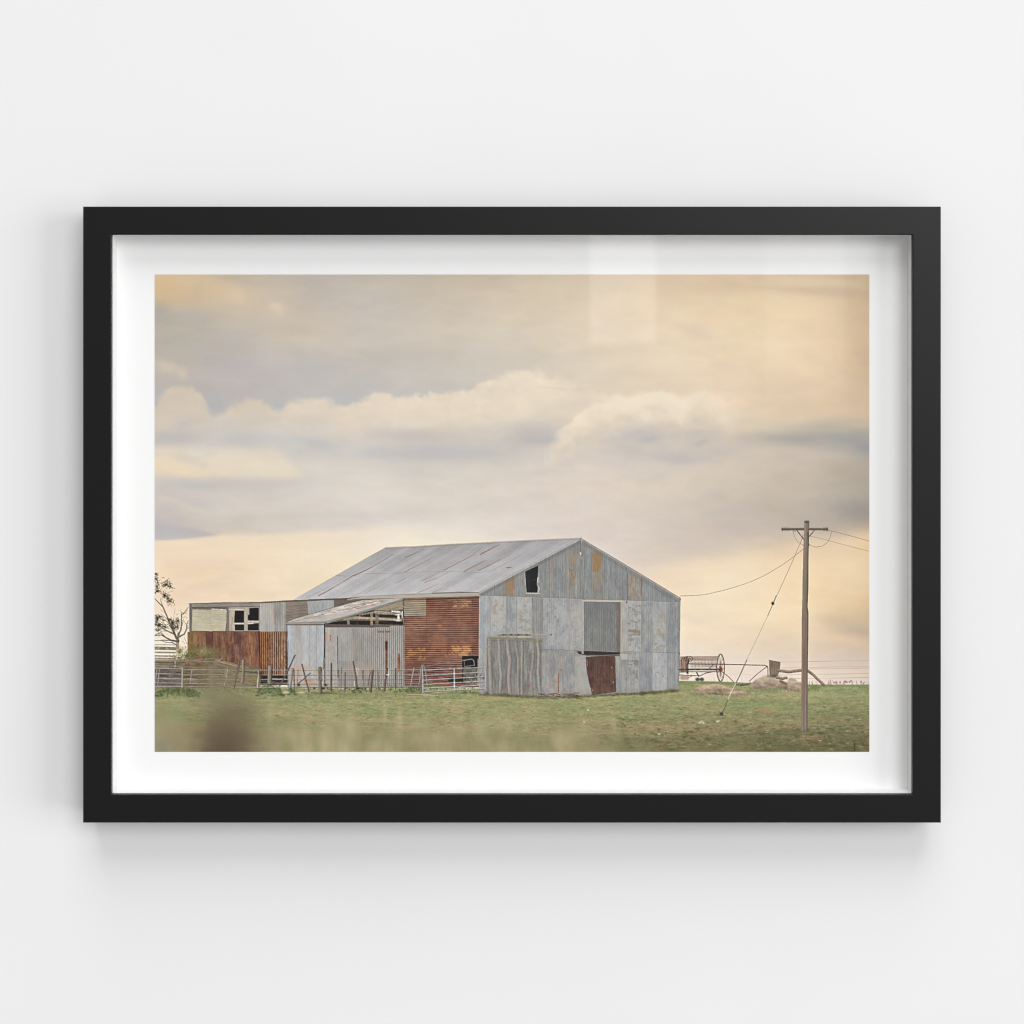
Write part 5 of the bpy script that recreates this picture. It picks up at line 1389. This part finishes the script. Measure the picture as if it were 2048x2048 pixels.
# ---------------------------------------------------------------- out-of-focus foreground
fs, xs, ys = region(300, 1330, 1745, 1510)
Y = ys[:, None] + 0 * xs[None, :]
X = xs[None, :] + 0 * Y
low = np.interp(xs, [309, 420, 560, 800, 1000, 1250, 1739], [1425, 1440, 1452, 1452, 1462, 1480, 1510])[None, :]
n1 = fbm(xs, ys, 34, 60, 441, 3)
hz = np.clip((Y - low + n1 * 30) / 50, 0, 1)
band = C[fs].copy()
soft_ = blur(band, 9, 6)
hzb = np.clip((Y - low + n1 * 26 + 16) / 40, 0, 1)[..., None]
C[fs] = band * (1 - hzb * .92) + soft_ * hzb * .92
n2_ = fbm(xs, ys, 14, 60, 447, 3)
tan = np.stack([167 + n1 * 14 + n2_ * 14, 157 + n1 * 12 + n2_ * 13, 121 + n1 * 12 + n2_ * 11], -1)
amt = np.interp(xs, [309, 700, 1000, 1300, 1739], [.8, .85, .75, .45, .25])[None, :]
put(fs, (hz * amt).astype(np.float32), tan)
for k in range(46):                     # pale blurred seed heads
    x = rng.uniform(420, 1250)
    y = rng.uniform(1440, 1500)
    blob(x, y, rng.uniform(7, 20), rng.uniform(12, 30), (184, 172, 134) if k % 3 else (136, 136, 92), rng.uniform(.15, .4), rng.uniform(-22, 22), noise=.3, seed=k)
for (x, y, rx, ry) in [(700, 1450, 12, 26), (800, 1440, 7, 24), (770, 1425, 6, 18), (610, 1470, 12, 30), (540, 1430, 8, 24), (960, 1460, 14, 24), (650, 1480, 14, 24), (1120, 1480, 20, 18)]:
    blob(x, y, rx, ry, (186, 174, 136), .55, noise=.3, seed=int(x))
for (x, y, rx, ry, col, a) in [(330, 1460, 40, 50, (152, 140, 108), .55), (322, 1492, 26, 18, (134, 134, 112), .6), (345, 1425, 36, 16, (134, 146, 98), .5), (455, 1465, 56, 52, (106, 91, 69), .95), (450, 1500, 66, 36, (92, 79, 60), .95), (465, 1425, 44, 28, (116, 104, 78), .8),
                               (440, 1400, 50, 18, (134, 124, 96), .6), (430, 1375, 40, 26, (132, 124, 96), .5), (425, 1352, 9, 34, (134, 124, 98), .6), (470, 1350, 34, 20, (140, 126, 100), .35), (520, 1440, 18, 40, (142, 136, 98), .5), (590, 1440, 20, 30, (150, 144, 104), .4), (1200, 1470, 60, 20, (148, 142, 106), .35)]:
    blob(x, y, rx, ry, col, a, noise=.25, seed=int(x + y))
line([(421, 1335), (423, 1390)], 9, (138, 126, 102), .65, soft=2.2)
line([(1709, 1487), (1709, 1510)], 3.0, (62, 66, 44), .8, soft=.8)
C[:] = np.clip(C, 0, 255)
gsl, xs, ys = region(PX0, PY0, PX1, PY1, 0)
jj = int((1060 - PY0) * SS)             # developed with a little local contrast, the sky left soft
low_ = C[jj:]
d1, d2 = blur(low_, 1.4), blur(low_, 12)
C[jj:] = low_ + (low_ - d1) * 0.5 + (low_ - d2) * 0.12
C[:] = np.clip(C, 6, 252)
C += (vnoise(xs, ys, 1.3, 1.3, 999) * 1.3)[..., None]
C = np.clip(C, 0, 255)
# PAINT-END

# lay the ink on a flat sheet: a fine grid just proud of the paper, one colour per vertex
gxs = np.linspace(PX0, PX1, 1300)
gys = np.concatenate([np.arange(PY0, 1034.0, 2.4), np.arange(1034.0, PY1 - 0.5, 1.02), [PY1]])
NX, NY = len(gxs), len(gys)
ci = np.clip((gxs - PX0) * SS - 0.5, 0, CW - 1.001)
cj = np.clip((gys - PY0) * SS - 0.5, 0, CH - 1.001)
i0, j0 = ci.astype(int), cj.astype(int)
fi, fj = (ci - i0)[None, :, None], (cj - j0)[:, None, None]
top_ = C[j0][:, i0] * (1 - fi) + C[j0][:, i0 + 1] * fi
bot_ = C[j0 + 1][:, i0] * (1 - fi) + C[j0 + 1][:, i0 + 1] * fi
ink = (top_ * (1 - fj) + bot_ * fj) / 255.0
ink = np.where(ink <= 0.04045, ink / 12.92, ((ink + 0.055) / 1.055) ** 2.4) * INK_GAIN
rgba = np.ones((NY, NX, 4), np.float32)
rgba[..., :3] = np.clip(ink, 0, 0.98)
d_ = SHEET - 0.00015
kx = PX * (DIST + d_) / DIST
co = np.zeros((NY, NX, 3), np.float32)
co[..., 0] = ((gxs - EYE_X) * kx - BASE[0])[None, :]
co[..., 1] = YF + d_ - BASE[1]
co[..., 2] = (CAM_H + (EYE_Y - gys) * kx - BASE[2])[:, None]
idx = np.arange(NX * NY, dtype=np.int32).reshape(NY, NX)
quads = np.stack([idx[:-1, :-1], idx[1:, :-1], idx[1:, 1:], idx[:-1, 1:]], -1).reshape(-1, 4)
me = bpy.data.meshes.new("printed_photograph")
me.vertices.add(NX * NY)
me.vertices.foreach_set("co", co.ravel())
me.loops.add(quads.size)
me.loops.foreach_set("vertex_index", quads.ravel().astype(np.int32))
me.polygons.add(len(quads))
me.polygons.foreach_set("loop_start", np.arange(0, quads.size, 4, dtype=np.int32))
me.update(calc_edges=True)
att = me.color_attributes.new("ink", "FLOAT_COLOR", "POINT")
att.data.foreach_set("color", rgba.ravel())
me.materials.append(M_print)
po = bpy.data.objects.new("printed_photograph", me)
scene.collection.objects.link(po)
po.parent = paper
po["label"] = "printed photograph of a rusty corrugated iron barn, power pole and cloudy sunset sky"
